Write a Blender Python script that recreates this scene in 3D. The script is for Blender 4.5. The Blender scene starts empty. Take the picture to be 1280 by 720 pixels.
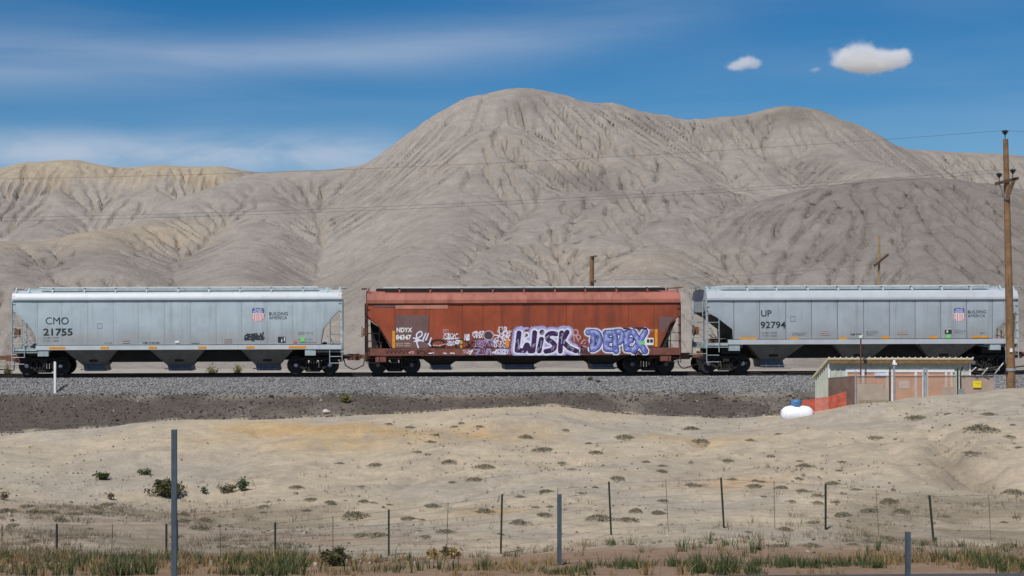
import bpy, bmesh, math, random
import numpy as np
from mathutils import Vector, Matrix
random.seed(7); rng = np.random.default_rng(11)
SC = bpy.context.scene; COL = SC.collection
R = math.radians
F = 1800.0          # focal length in units of the photo's 1280-wide grid
HOR = 400.0         # eye level of the photo on that grid
CX = 430.0          # the photo is a crop: its lens axis passes left of the middle
# ---------------------------------------------------------------- camera
cam = bpy.data.cameras.new('camera'); camo = bpy.data.objects.new('camera', cam); COL.objects.link(camo)
cam.lens = 36.0*F/1280; cam.sensor_width = 36; cam.shift_y = 40/1280; cam.shift_x = (640-CX)/1280; cam.clip_start = .5; cam.clip_end = 20000
camo.location = (0, 0, 0); camo.rotation_euler = (R(90), 0, 0); SC.camera = camo
# ---------------------------------------------------------------- light
SUN_EL = 55; SUN_DIR = Vector((-.52, -.78, 0)).normalized()
sd = Vector((SUN_DIR.x*math.cos(R(SUN_EL)), SUN_DIR.y*math.cos(R(SUN_EL)), math.sin(R(SUN_EL))))
sl = bpy.data.lights.new('sun', 'SUN'); so = bpy.data.objects.new('sun', sl); COL.objects.link(so)
sl.energy = 4.7; sl.angle = R(.53); sl.color = (1, .955, .90)
so.rotation_euler = (-sd).to_track_quat('-Z', 'Y').to_euler()
W = bpy.data.worlds.new('World'); SC.world = W; W.use_nodes = True
SC.view_settings.view_transform = 'Standard'; SC.view_settings.look = 'None'
SC.view_settings.exposure = 0.0; SC.view_settings.gamma = 1; SC.view_settings.use_curve_mapping = False
SC.cycles.use_denoising = True; SC.cycles.max_bounces = 6; SC.cycles.volume_bounces = 3
SC.cycles.transparent_max_bounces = 12; SC.cycles.volume_step_rate = .35

class NT:
    """small helper round a node tree"""
    def __init__(s, tree): s.t = tree; s.n = tree.nodes; s.l = tree.links
    def new(s, typ, **kw):
        n = s.n.new(typ)
        for k, v in kw.items(): setattr(n, k, v)
        return n
    def put(s, sock, v):
        if hasattr(v, 'is_linked') or isinstance(v, bpy.types.NodeSocket): s.l.new(v, sock)
        else: sock.default_value = v
    def math(s, op, a, b=0.0, c=0.0, clamp=False):
        n = s.new('ShaderNodeMath', operation=op, use_clamp=clamp)
        s.put(n.inputs[0], a); s.put(n.inputs[1], b)
        if len(n.inputs) > 2: s.put(n.inputs[2], c)
        return n.outputs[0]
    def mix(s, f, a, b, mode='MIX'):
        n = s.new('ShaderNodeMix', data_type='RGBA', blend_type=mode)
        s.put(n.inputs['Factor'], f); s.put(n.inputs['A'], a) if False else None
        s.put(n.inputs[6], a); s.put(n.inputs[7], b)
        return n.outputs[2]
    def noise(s, vec, scale, detail=4, rough=.55, dist=0.0, out=0):
        n = s.new('ShaderNodeTexNoise'); 
        if vec is not None: s.l.new(vec, n.inputs['Vector'])
        n.inputs['Scale'].default_value = scale; n.inputs['Detail'].default_value = detail
        n.inputs['Roughness'].default_value = rough; n.inputs['Distortion'].default_value = dist
        return n.outputs[out]
    def ramp(s, f, p0, p1):
        n = s.new('ShaderNodeMapRange'); n.interpolation_type = 'SMOOTHSTEP'
        s.put(n.inputs[0], f); n.inputs[1].default_value = p0; n.inputs[2].default_value = p1
        return n.outputs[0]
    def vmul(s, v, k):
        n = s.new('ShaderNodeVectorMath', operation='MULTIPLY'); s.l.new(v, n.inputs[0]); n.inputs[1].default_value = k
        return n.outputs[0]

def c4(c): return (c[0], c[1], c[2], 1)
# ---------------------------------------------------------------- sky with thin cirrus, by direction
nt = NT(W.node_tree); nt.n.clear()
sky = nt.new('ShaderNodeTexSky', sky_type='NISHITA'); sky.sun_disc = False
sky.sun_elevation = R(SUN_EL); sky.sun_rotation = math.atan2(SUN_DIR.x, SUN_DIR.y)
sky.altitude = 1400; sky.air_density = 1.0; sky.dust_density = .25; sky.ozone_density = 3.0
tc = nt.new('ShaderNodeTexCoord'); sx = nt.new('ShaderNodeSeparateXYZ'); nt.l.new(tc.outputs['Generated'], sx.inputs[0])
az = nt.math('ARCTAN2', sx.outputs[0], sx.outputs[1]); el = nt.math('ARCSINE', sx.outputs[2])
cv = nt.new('ShaderNodeCombineXYZ'); nt.l.new(az, cv.inputs[0]); nt.l.new(el, cv.inputs[1])
def band(c0, slope, w):          # soft streak round elevation c0 + slope*azimuth
    d = nt.math('SUBTRACT', el, nt.math('MULTIPLY_ADD', az, slope, c0))
    d = nt.math('DIVIDE', d, w); d = nt.math('MULTIPLY', d, d)
    return nt.math('POWER', 2.718, nt.math('MULTIPLY', d, -1.0))
def side(a0, a1): return nt.ramp(az, a0, a1)
st = nt.vmul(cv.outputs[0], (2.2, 20, 1))
n1 = nt.ramp(nt.noise(st, 1.3, 5, .5, .4), .3, .75)
st2 = nt.vmul(cv.outputs[0], (7, 22, 1)); n2 = nt.ramp(nt.noise(st2, 1.3, 5, .55, .4), .30, .66)
a1 = nt.math('MULTIPLY', nt.math('MULTIPLY', band(.186, .05, .017), side(.337, .017)), nt.math('MULTIPLY_ADD', n1, .55, .4))
a2 = nt.math('MULTIPLY', nt.math('MULTIPLY', band(.114, .0, .0135), side(.10, .02)), nt.math('MULTIPLY_ADD', n2, .85, .2))
a3 = nt.math('MULTIPLY', nt.math('MULTIPLY', band(.222, .02, .006), nt.math('MULTIPLY', side(.057, .137), side(.317, .237))), n1)
a4 = nt.math('MULTIPLY', n1, .10)
alpha = nt.math('ADD', nt.math('ADD', nt.math('MULTIPLY', a1, .46), nt.math('MULTIPLY', a2, .62)), nt.math('ADD', nt.math('MULTIPLY', a3, .3), a4), clamp=True)
hs = nt.new('ShaderNodeHueSaturation'); hs.inputs['Saturation'].default_value = 1.46; hs.inputs['Value'].default_value = .92
nt.l.new(sky.outputs[0], hs.inputs['Color'])
skc = nt.mix(alpha, hs.outputs[0], (6.6, 7.3, 8.6, 1))
bg = nt.new('ShaderNodeBackground'); bg.inputs[1].default_value = .082; nt.l.new(skc, bg.inputs[0])
wo = nt.new('ShaderNodeOutputWorld'); nt.l.new(bg.outputs[0], wo.inputs[0])

# ---------------------------------------------------------------- material helpers
def bsdf(mat):
    mat.use_nodes = True; n = NT(mat.node_tree); b = n.n['Principled BSDF']; return n, b
def mat_plain(name, col, rough=.6, metal=0.0, var=.18, scale=6.0, spec=.4, streak=None, grime=None, bump=0.0, bscale=40.0, alpha=1.0):
    """worn paint / metal / earth: colour varied by noise, optional vertical streaks of another colour"""
    m = bpy.data.materials.new(name); n, b = bsdf(m)
    tc = n.new('ShaderNodeTexCoord'); o = tc.outputs['Object']
    f = n.noise(o, scale, 5, .6)
    k = [max(0, c*(1-var)) for c in col]; k2 = [min(1, c*(1+var)) for c in col]
    c = n.mix(n.ramp(f, .3, .7), c4(k), c4(k2))
    if streak:
        v = n.vmul(o, (streak[1], streak[1], streak[1]*.09)); g = n.noise(v, 1.0, 5, .65)
        c = n.mix(n.math('MULTIPLY', n.ramp(g, streak[3], streak[3]+.2), streak[2]), c, c4(streak[0]))
    if grime:      # dust thrown up from the wheels, thickest along the lower edge
        sp_ = n.new('ShaderNodeSeparateXYZ'); n.l.new(o, sp_.inputs[0]); hgt = n.math('MULTIPLY_ADD', n.noise(n.vmul(o, (2.2, 2.2, .35)), 1.0, 5, .65), 1.5, -.75)
        gm = n.ramp(n.math('ADD', sp_.outputs[2], hgt), grime[2], grime[1]); c = n.mix(n.math('MULTIPLY', gm, grime[3]), c, c4(grime[0]))
    n.l.new(c, b.inputs['Base Color']); b.inputs['Roughness'].default_value = rough
    b.inputs['Metallic'].default_value = metal; b.inputs['Specular IOR Level'].default_value = spec
    if bump:
        bp = n.new('ShaderNodeBump'); bp.inputs['Strength'].default_value = bump; bp.inputs['Distance'].default_value = .02
        n.l.new(n.noise(o, bscale, 4, .6), bp.inputs['Height']); n.l.new(bp.outputs[0], b.inputs['Normal'])
    if alpha < 1:
        tr = n.new('ShaderNodeBsdfTransparent'); mx = n.new('ShaderNodeMixShader'); mx.inputs[0].default_value = alpha
        n.l.new(tr.outputs[0], mx.inputs[1]); n.l.new(b.outputs[0], mx.inputs[2])
        n.l.new(mx.outputs[0], n.n['Material Output'].inputs[0])
    return m

# ---------------------------------------------------------------- object helpers
def tag(o, label=None, cat=None, group=None, kind=None):
    if label: o['label'] = label
    if cat: o['category'] = cat
    if group: o['group'] = group
    if kind: o['kind'] = kind
    return o
def link(name, me, mat=None, parent=None):
    o = bpy.data.objects.new(name, me); COL.objects.link(o)
    if mat is not None:
        for m in (mat if isinstance(mat, (list, tuple)) else [mat]): me.materials.append(m)
    if parent is not None: o.parent = parent
    return o
def empty(name, loc=(0, 0, 0), rot=(0, 0, 0)):
    o = bpy.data.objects.new(name, None); COL.objects.link(o); o.location = loc; o.rotation_euler = rot
    o.empty_display_size = .3; return o
def pydata(name, v, f, mat=None, parent=None, smooth=False):
    me = bpy.data.meshes.new(name); me.from_pydata([tuple(p) for p in v], [], f); me.update()
    if smooth: me.polygons.foreach_set('use_smooth', [True]*len(me.polygons))
    return link(name, me, mat, parent)
class MB:
    """collects shapes that become ONE mesh object"""
    def __init__(s): s.v = []; s.f = []
    def add(s, v, f):
        o = len(s.v); s.v += [tuple(p) for p in v]; s.f += [tuple(i+o for i in q) for q in f]; return s
    def box(s, x0, x1, y0, y1, z0, z1, M=None):
        v = [Vector(p) for p in ((x0,y0,z0),(x1,y0,z0),(x1,y1,z0),(x0,y1,z0),(x0,y0,z1),(x1,y0,z1),(x1,y1,z1),(x0,y1,z1))]
        if M is not None: v = [M @ p for p in v]
        return s.add(v, [(3,2,1,0),(4,5,6,7),(0,1,5,4),(1,2,6,5),(2,3,7,6),(3,0,4,7)])
    def bar(s, a, b, w, h=None):
        """rectangular bar from a to b"""
        a = Vector(a); b = Vector(b); h = h or w; d = b-a; L = d.length
        M = Matrix.Translation(a) @ d.to_track_quat('X', 'Z').to_matrix().to_4x4()
        return s.box(0, L, -w/2, w/2, -h/2, h/2, M)
    def tube(s, pts, r, n=8, cap=True):
        pts = [Vector(p) for p in pts]; k = len(pts); rr = r if isinstance(r, (list, tuple)) else [r]*k
        rings = []; up = Vector((0, 0, 1))
        for i, p in enumerate(pts):
            d = (pts[min(i+1, k-1)]-pts[max(i-1, 0)]).normalized()
            a = d.cross(up)
            if a.length < 1e-3: a = d.cross(Vector((1, 0, 0)))
            a.normalize(); b = d.cross(a)
            rings.append([p+a*rr[i]*math.cos(6.28318*j/n)+b*rr[i]*math.sin(6.28318*j/n) for j in range(n)])
        v = [q for r_ in rings for q in r_]; f = []
        for i in range(k-1):
            for j in range(n): f.append((i*n+j, i*n+(j+1) % n, (i+1)*n+(j+1) % n, (i+1)*n+j))
        if cap: f.append(tuple(range(n-1, -1, -1))); f.append(tuple((k-1)*n+j for j in range(n)))
        return s.add(v, f)
    def lathe(s, prof, M, n=20):
        """profile [(r, h)] round local Z, moved by M"""
        v = []; f = []; k = len(prof)
        for r, h in prof:
            for j in range(n): v.append(M @ Vector((r*math.cos(6.28318*j/n), r*math.sin(6.28318*j/n), h)))
        for i in range(k-1):
            for j in range(n): f.append((i*n+j, i*n+(j+1) % n, (i+1)*n+(j+1) % n, (i+1)*n+j))
        f.append(tuple(range(n-1, -1, -1))); f.append(tuple((k-1)*n+j for j in range(n)))
        return s.add(v, f)
    def build(s, name, mat=None, parent=None, smooth=False): return pydata(name, s.v, s.f, mat, parent, smooth)

# ---------------------------------------------------------------- noise and erosion in numpy
_tabs = {}
def vnoise(x, y, seed):
    if seed not in _tabs: _tabs[seed] = np.random.default_rng(seed).random((256, 256))
    T = _tabs[seed]; xi = np.floor(x).astype(int); yi = np.floor(y).astype(int)
    fx = x-xi; fy = y-yi; fx = fx*fx*fx*(fx*(6*fx-15)+10); fy = fy*fy*fy*(fy*(6*fy-15)+10)
    a = T[yi & 255, xi & 255]; b = T[yi & 255, (xi+1) & 255]; c = T[(yi+1) & 255, xi & 255]; d = T[(yi+1) & 255, (xi+1) & 255]
    return (a*(1-fx)+b*fx)*(1-fy)+(c*(1-fx)+d*fx)*fy-.5
def fbm(x, y, f, octv, seed, gain=.5):
    o = 0; a = 1.0
    for i in range(octv): o = o+a*vnoise(x*f+i*17.3, y*f-i*9.1, seed+i); a *= gain; f *= 2.03
    return o
def blur(h, n=1):
    for _ in range(n):
        p = np.pad(h, 1, mode='edge')
        h = (p[:-2, 1:-1]+p[2:, 1:-1]+p[1:-1, :-2]+p[1:-1, 2:]+4*h)/8
    return h
_off = [(-1,-1),(-1,0),(-1,1),(0,-1),(0,1),(1,-1),(1,0),(1,1)]
def flow(h, jit=.0, seed=1):
    """steepest-descent drainage area of every cell, and its slope"""
    ny, nx = h.shape; p = np.pad(h, 1, mode='edge'); best = np.zeros_like(h); rec = np.arange(ny*nx).reshape(ny, nx)
    g = np.random.default_rng(seed)
    for dy, dx in _off:
        s = (h-p[1+dy:1+dy+ny, 1+dx:1+dx+nx])/math.hypot(dx, dy)
        if jit: s = s*(1+jit*(g.random(h.shape)-.5))
        jj = np.clip(np.arange(ny)+dy, 0, ny-1)[:, None]; ii = np.clip(np.arange(nx)+dx, 0, nx-1)[None, :]
        m = s > best; best = np.where(m, s, best); rec = np.where(m, jj*nx+ii, rec)
    order = np.argsort(-h, axis=None).tolist(); rl = rec.ravel().tolist(); A = [1.0]*(ny*nx)
    for i in order:
        r = rl[i]
        if r != i: A[r] += A[i]
    return np.array(A).reshape(ny, nx), best
# ================================================================ the land
def ux(u, Y): return (u-CX)*Y/F
def pz(py, Y): return -(py-HOR)*Y/F
GR = .0034                                   # the track climbs a little to the right
def zrail(x): return -2.80+GR*(x-8.8)
TY = 77.0                                    # distance of the track's centre line
KN = {  # distance and sight line of the ground for a fan of bearings
 0:   [(20.5,721),(24,709),(30,697),(36,676),(44,648),(52,618),(58,580),(64,546)],
 110: [(20.5,721),(24,709),(30,697),(36,676),(44,648),(52,618),(58,580),(64.5,539)],
 220: [(20.5,721),(24,709),(30,697),(36,676),(44,648),(51,622),(58,578),(65,528)],
 340: [(20.5,721),(24,709),(30,696),(36,672),(44,640),(52,606),(58,565),(64.5,527)],
 500: [(20.5,721),(24,706),(31,692),(38,660),(45,628),(52,595),(58,556),(65,519)],
 640: [(20.5,720),(24,703),(33,686),(39,652),(46,615),(52,585),(58,550),(66,510)],
 700: [(20.5,720),(24,702),(35,677),(40,647),(47,610),(52,582),(58,548),(66,509)],
 760: [(20.5,719),(24,700),(37,668),(42,640),(48,605),(53,575),(59,545),(65,518)],
 905: [(20.5,718),(24,699),(38,661),(43,630),(48,600),(53,570),(59,545),(63.5,527)],
 975: [(20.5,717),(24,698),(38,662),(43,630),(48,600),(53,568),(58,542),(63,523)],
 1040:[(20.5,717),(24,698),(38,664),(43,632),(47,605),(52,570),(57,540),(62,514.5)],
 1170:[(20.5,717),(24,697),(37,671),(42,640),(46,608),(51,565),(57,530),(62.5,503)],
 1280:[(20.5,717),(24,697),(37,672),(42,640),(46,612),(51,562),(57,522),(63,495)],
 1500:[(20.5,717),(24,697),(37,670),(42,638),(46,600),(51,550),(57,508),(63,476)]}
ku = np.array(sorted(KN)); kY = np.array([[p[0] for p in KN[u]] for u in ku], float); kP = np.array([[p[1] for p in KN[u]] for u in ku], float)
def near_base(X, Y):
    u = np.clip(CX+F*X/np.maximum(Y, 15), ku[0], ku[-1]); z = np.full(X.shape, -3.62)
    Yk = [np.interp(u, ku, kY[:, i]) for i in range(8)]; Zk = [-(np.interp(u, ku, kP[:, i])-HOR)*Yk[i]/F for i in range(8)]
    z = np.where(Y >= Yk[0], Zk[0], z)
    for i in range(7):
        t = (Y-Yk[i])/(Yk[i+1]-Yk[i]); m = (t >= 0) & (t <= 1); z = np.where(m, Zk[i]+(Zk[i+1]-Zk[i])*t, z)
    return np.where(Y > Yk[7], Zk[7]-.05*(Y-Yk[7]), z)
def emb(X, Y):
    r = zrail(X)-.19
    z = np.where(Y < 74.3, r-(74.3-Y)*.50, r)
    z = np.where(Y < 73.05, r-.625-(73.05-Y)*.34, z)
    back = r-(Y-79.6)*.5
    return np.where(Y > 79.6, np.maximum(back, -3.75+0*X), z)
def axis(segs):
    out = [segs[0][0]]
    for a, b, d in segs: out += list(np.linspace(a, b, max(2, int(round((b-a)/d))+1))[1:])
    return np.array(out)
xs = axis([(-150, -50, 4), (-50, -23, .8), (-23, 43, .17), (43, 70, .8), (70, 160, 4)])
ys = axis([(-12, 17, 1.5), (17, 45, .17), (45, 76, .17), (76, 80, .4), (80, 104, .5)])
X, Y = np.meshgrid(xs, ys); Zn = near_base(X, Y)
Zn = blur(Zn, 26)
mound = (Y > 26) & (Y < 68)
wt = np.clip((Y-27)/8, 0, 1)*np.clip((70-Y)/4, 0, 1)
Zn = Zn+wt*(fbm(X, Y, .11, 4, 40)*.55+fbm(X*.8, Y, .45, 4, 50)*.22)+fbm(X, Y, 1.5, 3, 60)*.035*np.clip((Y-20.8)/4, 0, 1)
def carve(pts, depth, w):
    """a dry wash along a line of (bearing, distance)"""
    global Zn
    P = [(ux(u, y), y) for u, y in pts]
    dmin = np.full(X.shape, 1e9); tt = np.zeros(X.shape)
    for i in range(len(P)-1):
        (x0, y0), (x1, y1) = P[i], P[i+1]; L2 = (x1-x0)**2+(y1-y0)**2
        t = np.clip(((X-x0)*(x1-x0)+(Y-y0)*(y1-y0))/L2, 0, 1)
        wob = fbm(X, Y, .8, 3, 77)*.9
        d = np.hypot(X+wob-(x0+t*(x1-x0)), Y+wob*.6-(y0+t*(y1-y0))); m = d < dmin
        dmin = np.where(m, d, dmin); tt = np.where(m, (i+t)/(len(P)-1), tt)
    ww = w*(.4+.6*tt); Zn = Zn-depth*(.3+.7*tt)*np.exp(-(dmin/ww)**2)
carve([(1150, 56.5), (1175, 53.5), (1195, 50.5), (1215, 47.5)], .75, .75)
carve([(1278, 53), (1250, 50.5), (1222, 48.5), (1205, 46.5)], .45, .6)
carve([(1080, 56), (1110, 52.5), (1150, 49), (1190, 47)], .32, .5)
carve([(560, 47), (610, 49), (660, 51.5), (720, 54)], .22, .5)
carve([(430, 46), (480, 48.5), (520, 51.5), (560, 55)], .2, .45)
carve([(820, 52), (850, 54.5), (880, 57.5)], .3, .5)
carve([(640, 45.5), (740, 47.5), (830, 49.5)], .2, .4)
# rill erosion on the mounds
j0, j1 = np.searchsorted(ys, 17.05), np.searchsorted(ys, 76); i0, i1 = np.searchsorted(xs, -23), np.searchsorted(xs, 43)
sub = Zn[j0:j1, i0:i1].copy(); swt = wt[j0:j1, i0:i1]
for k in range(3):
    A, s = flow(sub, .5, 5+k); sub = sub-swt*np.clip((A**.45-1.5), 0, 9)*.0065*np.clip(s/.17, 0, 1.3)**.6; sub = blur(sub, 1)*.35+sub*.65
Zn[j0:j1, i0:i1] = sub
Ze = emb(X, Y)+fbm(X, Y, .35, 4, 90)*.26*np.clip((73.4-Y)/1.5, 0, 1)+fbm(X, Y, 2.2, 3, 95)*.05*np.clip((74.6-Y)/.5, 0, 1)
isemb = (Ze > Zn) & (Y > 60); Z = np.where((Y > 60), np.maximum(Zn, Ze), Zn)
Z = np.where(Y > 82, -3.72+np.clip((Y-82)/16, 0, 1)*.30+fbm(X, Y, .4, 3, 33)*.12, Z)
Z = np.where(Y > 102, -3.9, Z)
def gz(x, y):
    """height of the near land at one point"""
    i = min(max(np.searchsorted(xs, x)-1, 0), len(xs)-2); j = min(max(np.searchsorted(ys, y)-1, 0), len(ys)-2)
    a = (x-xs[i])/(xs[i+1]-xs[i]); b = (y-ys[j])/(ys[j+1]-ys[j])
    return float((Z[j, i]*(1-a)+Z[j, i+1]*a)*(1-b)+(Z[j+1, i]*(1-a)+Z[j+1, i+1]*a)*b)
def hit(u, py, y0=20, y1=75):
    """where a sight line meets the near land"""
    y = y0
    while y < y1:
        if gz(ux(u, y), y) >= pz(py, y): break
        y += .1
    return Vector((ux(u, y), y, gz(ux(u, y), y)))
# ---- colours of the soil (pale silt, ochre, cinder, red earth, then patches by position)
U = CX+F*X/np.maximum(Y, 5); P = HOR-Z*F/np.maximum(Y, 5)
def lerp(a, b, t): return a+(b-a)*t[..., None]
def sstep(x, a, b): t = np.clip((x-a)/(b-a), 0, 1); return t*t*(3-2*t)
Cn = np.zeros(X.shape+(3,)); Cn[:] = (.40, .334, .24)
Cn = lerp(Cn, np.array((.345, .30, .238)), sstep(fbm(X, Y, .18, 4, 120), -.1, .35))
nz = fbm(X*.35, Y, .5, 4, 130)
oc = np.exp(-((Y-(63.2-.012*np.abs(U-330)))/1.3)**2)*sstep(U, 180, 300)*sstep(U, 620, 470)
oc = np.maximum(oc, .8*np.exp(-((Y-60.2)/1.6)**2)*sstep(U, 280, 420)*sstep(U, 760, 600))
oc = np.maximum(oc, .55*np.exp(-((Y-58.5)/1.1)**2)*sstep(U, 760, 830)*sstep(U, 1000, 900))
Cn = lerp(Cn, np.array((.40, .275, .135)), np.clip(oc*sstep(nz, -.45, .1)*.95, 0, 1))
def spot(u, y, ru, ry): return np.exp(-((U-u)/ru)**2-((Y-y)/ry)**2)
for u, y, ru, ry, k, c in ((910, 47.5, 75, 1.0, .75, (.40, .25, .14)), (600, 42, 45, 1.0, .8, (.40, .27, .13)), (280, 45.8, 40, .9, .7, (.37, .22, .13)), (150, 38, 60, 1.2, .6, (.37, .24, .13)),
                           (150, 44.5, 190, 1.6, .6, (.27, .19, .13)), (200, 39, 240, 3.0, .55, (.25, .19, .14)), (1190, 49.5, 45, 3.6, .6, (.20, .165, .125)), (1240, 41, 130, 3, .4, (.24, .2, .15)),  # includes a darker patch over the right-hand wash
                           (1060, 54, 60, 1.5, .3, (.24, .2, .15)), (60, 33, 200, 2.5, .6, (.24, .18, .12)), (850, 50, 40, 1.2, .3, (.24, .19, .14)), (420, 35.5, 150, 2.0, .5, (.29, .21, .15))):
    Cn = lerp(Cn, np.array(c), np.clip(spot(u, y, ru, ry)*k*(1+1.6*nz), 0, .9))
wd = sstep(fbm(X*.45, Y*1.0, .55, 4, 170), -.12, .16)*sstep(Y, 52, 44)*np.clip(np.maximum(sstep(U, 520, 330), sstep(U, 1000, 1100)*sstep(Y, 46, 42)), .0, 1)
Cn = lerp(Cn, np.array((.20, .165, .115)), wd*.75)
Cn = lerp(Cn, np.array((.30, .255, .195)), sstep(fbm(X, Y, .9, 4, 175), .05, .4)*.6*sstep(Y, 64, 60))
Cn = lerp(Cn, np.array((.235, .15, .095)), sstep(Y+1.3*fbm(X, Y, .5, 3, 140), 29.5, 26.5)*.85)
cin = np.zeros(X.shape+(3,)); cin[:] = (.088, .073, .060)
cin = lerp(cin, np.array((.16, .135, .11)), sstep(fbm(X, Y, .3, 4, 150), .02, .5)*.7)
cin = lerp(cin, np.array((.26, .23, .19)), sstep(U, 640, 800)*.35*sstep(fbm(X, Y, .5, 3, 155), -.2, .4))
cin = lerp(cin, np.array((.28, .25, .21)), np.exp(-((Y-72.7)/.45)**2)*.55*sstep(fbm(X, Y, .5, 3, 157), -.3, .3))
cin = lerp(cin, np.array((.20, .197, .19)), sstep(Y, 72.7, 73.15))
edge = sstep(Ze-Zn+fbm(X, Y, .8, 3, 160)*.16, -.06, .10)*(Y > 60)
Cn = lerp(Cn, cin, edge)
Cn = lerp(Cn, np.array((.33, .30, .25)), sstep(Y, 79.7, 80.3))
def grid_obj(name, X, Y, Z, C, mat):
    ny, nx = X.shape; me = bpy.data.meshes.new(name); v = np.stack([X, Y, Z], -1).reshape(-1, 3)
    idx = np.arange(ny*nx).reshape(ny, nx); q = np.stack([idx[:-1, :-1], idx[:-1, 1:], idx[1:, 1:], idx[1:, :-1]], -1).reshape(-1, 4)
    me.vertices.add(len(v)); me.vertices.foreach_set('co', v.astype(np.float32).ravel())
    me.loops.add(q.size); me.loops.foreach_set('vertex_index', q.ravel().astype(np.int32))
    me.polygons.add(len(q)); me.polygons.foreach_set('loop_start', np.arange(0, q.size, 4, dtype=np.int32))
    me.polygons.foreach_set('use_smooth', np.ones(len(q), bool)); me.update(calc_edges=True); me.validate()
    at = me.color_attributes.new('soil', 'FLOAT_COLOR', 'POINT')
    at.data.foreach_set('color', np.concatenate([C.reshape(-1, 3), np.ones((ny*nx, 1))], 1).astype(np.float32).ravel())
    return link(name, me, mat)
def soil_mat(name, s1, s2, bump, bdist, speck=.35):
    m = bpy.data.materials.new(name); n, b = bsdf(m); tc = n.new('ShaderNodeTexCoord'); o = tc.outputs['Object']
    a = n.new('ShaderNodeVertexColor', layer_name='soil')
    f1 = n.noise(o, s1, 6, .65); f2 = n.noise(o, s2, 5, .7)
    f3 = n.noise(o, s2*4.5, 4, .7); k = n.math('MULTIPLY', n.math('MULTIPLY_ADD', f1, .75, .62), n.math('MULTIPLY_ADD', f3, .5, .75)); k = n.math('MULTIPLY', k, n.math('MULTIPLY_ADD', f2, speck*2, 1-speck))
    v = n.new('ShaderNodeVectorMath', operation='SCALE'); n.l.new(a.outputs[0], v.inputs[0]); n.l.new(k, v.inputs['Scale'])
    n.l.new(v.outputs[0], b.inputs['Base Color']); b.inputs['Roughness'].default_value = .95; b.inputs['Specular IOR Level'].default_value = .1
    bp = n.new('ShaderNodeBump'); bp.inputs['Strength'].default_value = bump; bp.inputs['Distance'].default_value = bdist
    h = n.math('ADD', n.math('ADD', n.math('MULTIPLY', f1, .6), n.math('MULTIPLY', f2, .4)), n.math('MULTIPLY', f3, .15)); n.l.new(h, bp.inputs['Height']); n.l.new(bp.outputs[0], b.inputs['Normal'])
    return m
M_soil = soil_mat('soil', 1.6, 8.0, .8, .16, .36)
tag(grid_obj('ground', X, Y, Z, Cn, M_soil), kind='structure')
# far flat land under everything
far = pydata('plain', [(-9000, -9000, -9), (9000, -9000, -9), (9000, 9000, -9), (-9000, 9000, -9)], [(0, 1, 2, 3)], mat_plain('far_soil', (.36, .31, .25), .95, scale=.02)); tag(far, kind='structure')
# ---------------------------------------------------------------- badland hills
hx = axis([(-200, -84, 3), (-84, 128, .35), (128, 280, 3)]); hy = axis([(100, 228, .35), (228, 330, 3)])
HX, HY = np.meshgrid(hx, hy)
RID = [  # ridge lines: bearing, sight line, distance ; then slope and rounding
 ([(360,224,190),(430,220,190),(500,193,190),(540,164,190),(580,133,190),(605,119,190),(628,114,190),(652,113.5,190),(700,119,192),(760,136,195),(820,151,198),(880,154,200),(930,146,200),(980,136,200),(1012,136,200),(1045,149,202),(1080,169,205),(1130,186,207),(1180,191,210),(1280,195,212),(1400,200,215),(1700,240,215)], .86, 4),
 ([(-500,260,205),(-250,238,205),(-100,226,210),(0,215,212),(40,204,213),(90,205,213),(150,211,213),(200,211,213),(270,208,213),(330,217,214),(380,232,214)], .60, 6),
 ([(360,222,190),(310,228,186),(262,238,178),(190,272,163),(120,293,153),(40,304,147),(-80,312,145),(-300,320,145)], .55, 3),
 ([(650,118,189),(636,160,180),(622,196,170),(640,226,163),(700,250,157),(760,246,157),(850,240,160),(930,244,162),(1005,258,164)], .58, 4),
 ([(700,252,157),(668,285,145),(635,315,134),(600,345,124)], .55, 3),
 ([(985,258,148),(1020,246,149),(1060,231,150),(1110,222,150),(1150,222,150),(1200,230,151),(1260,246,153),(1400,262,158)], .50, 7),
 ([(325,226,187),(330,262,170),(312,305,150),(300,345,130)], .58, 4),
 ([(600,180,174),(572,235,157),(548,290,140),(525,345,122)], .60, 3),
 ([(985,136,200),(1040,185,188),(1090,205,176),(1120,215,163)], .6, 3),
 ([(820,151,198),(838,195,184),(850,238,160)], .62, 2.5),
 ([(760,136,195),(770,170,184),(772,205,172)], .62, 2.5),
 ([(895,152,200),(930,195,186),(955,232,174)], .62, 2.5),
 ([(120,293,153),(130,330,135)], .55, 3), ([(0,306,147),(20,345,128)], .55, 3),
 ([(90,205,213),(80,250,198),(60,285,184)], .6, 3), ([(200,211,213),(190,240,200)], .6, 3),
 ([(430,218,190),(445,265,176)], .6, 2.5), ([(850,240,160),(830,300,138),(800,345,122)], .55, 4), ([(760,246,157),(745,300,138)], .55, 3)]
k = 1.1; acc = np.zeros(HX.shape); ref = 20.0
base = -3.55+np.clip(HY-112, 0, 200)*.035+fbm(HX, HY, .06, 3, 200)*.8*np.clip((HY-104)/10, 0, 1)
wx = fbm(HX, HY, .045, 3, 210)*3; wy = fbm(HX, HY, .045, 3, 220)*3
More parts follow.
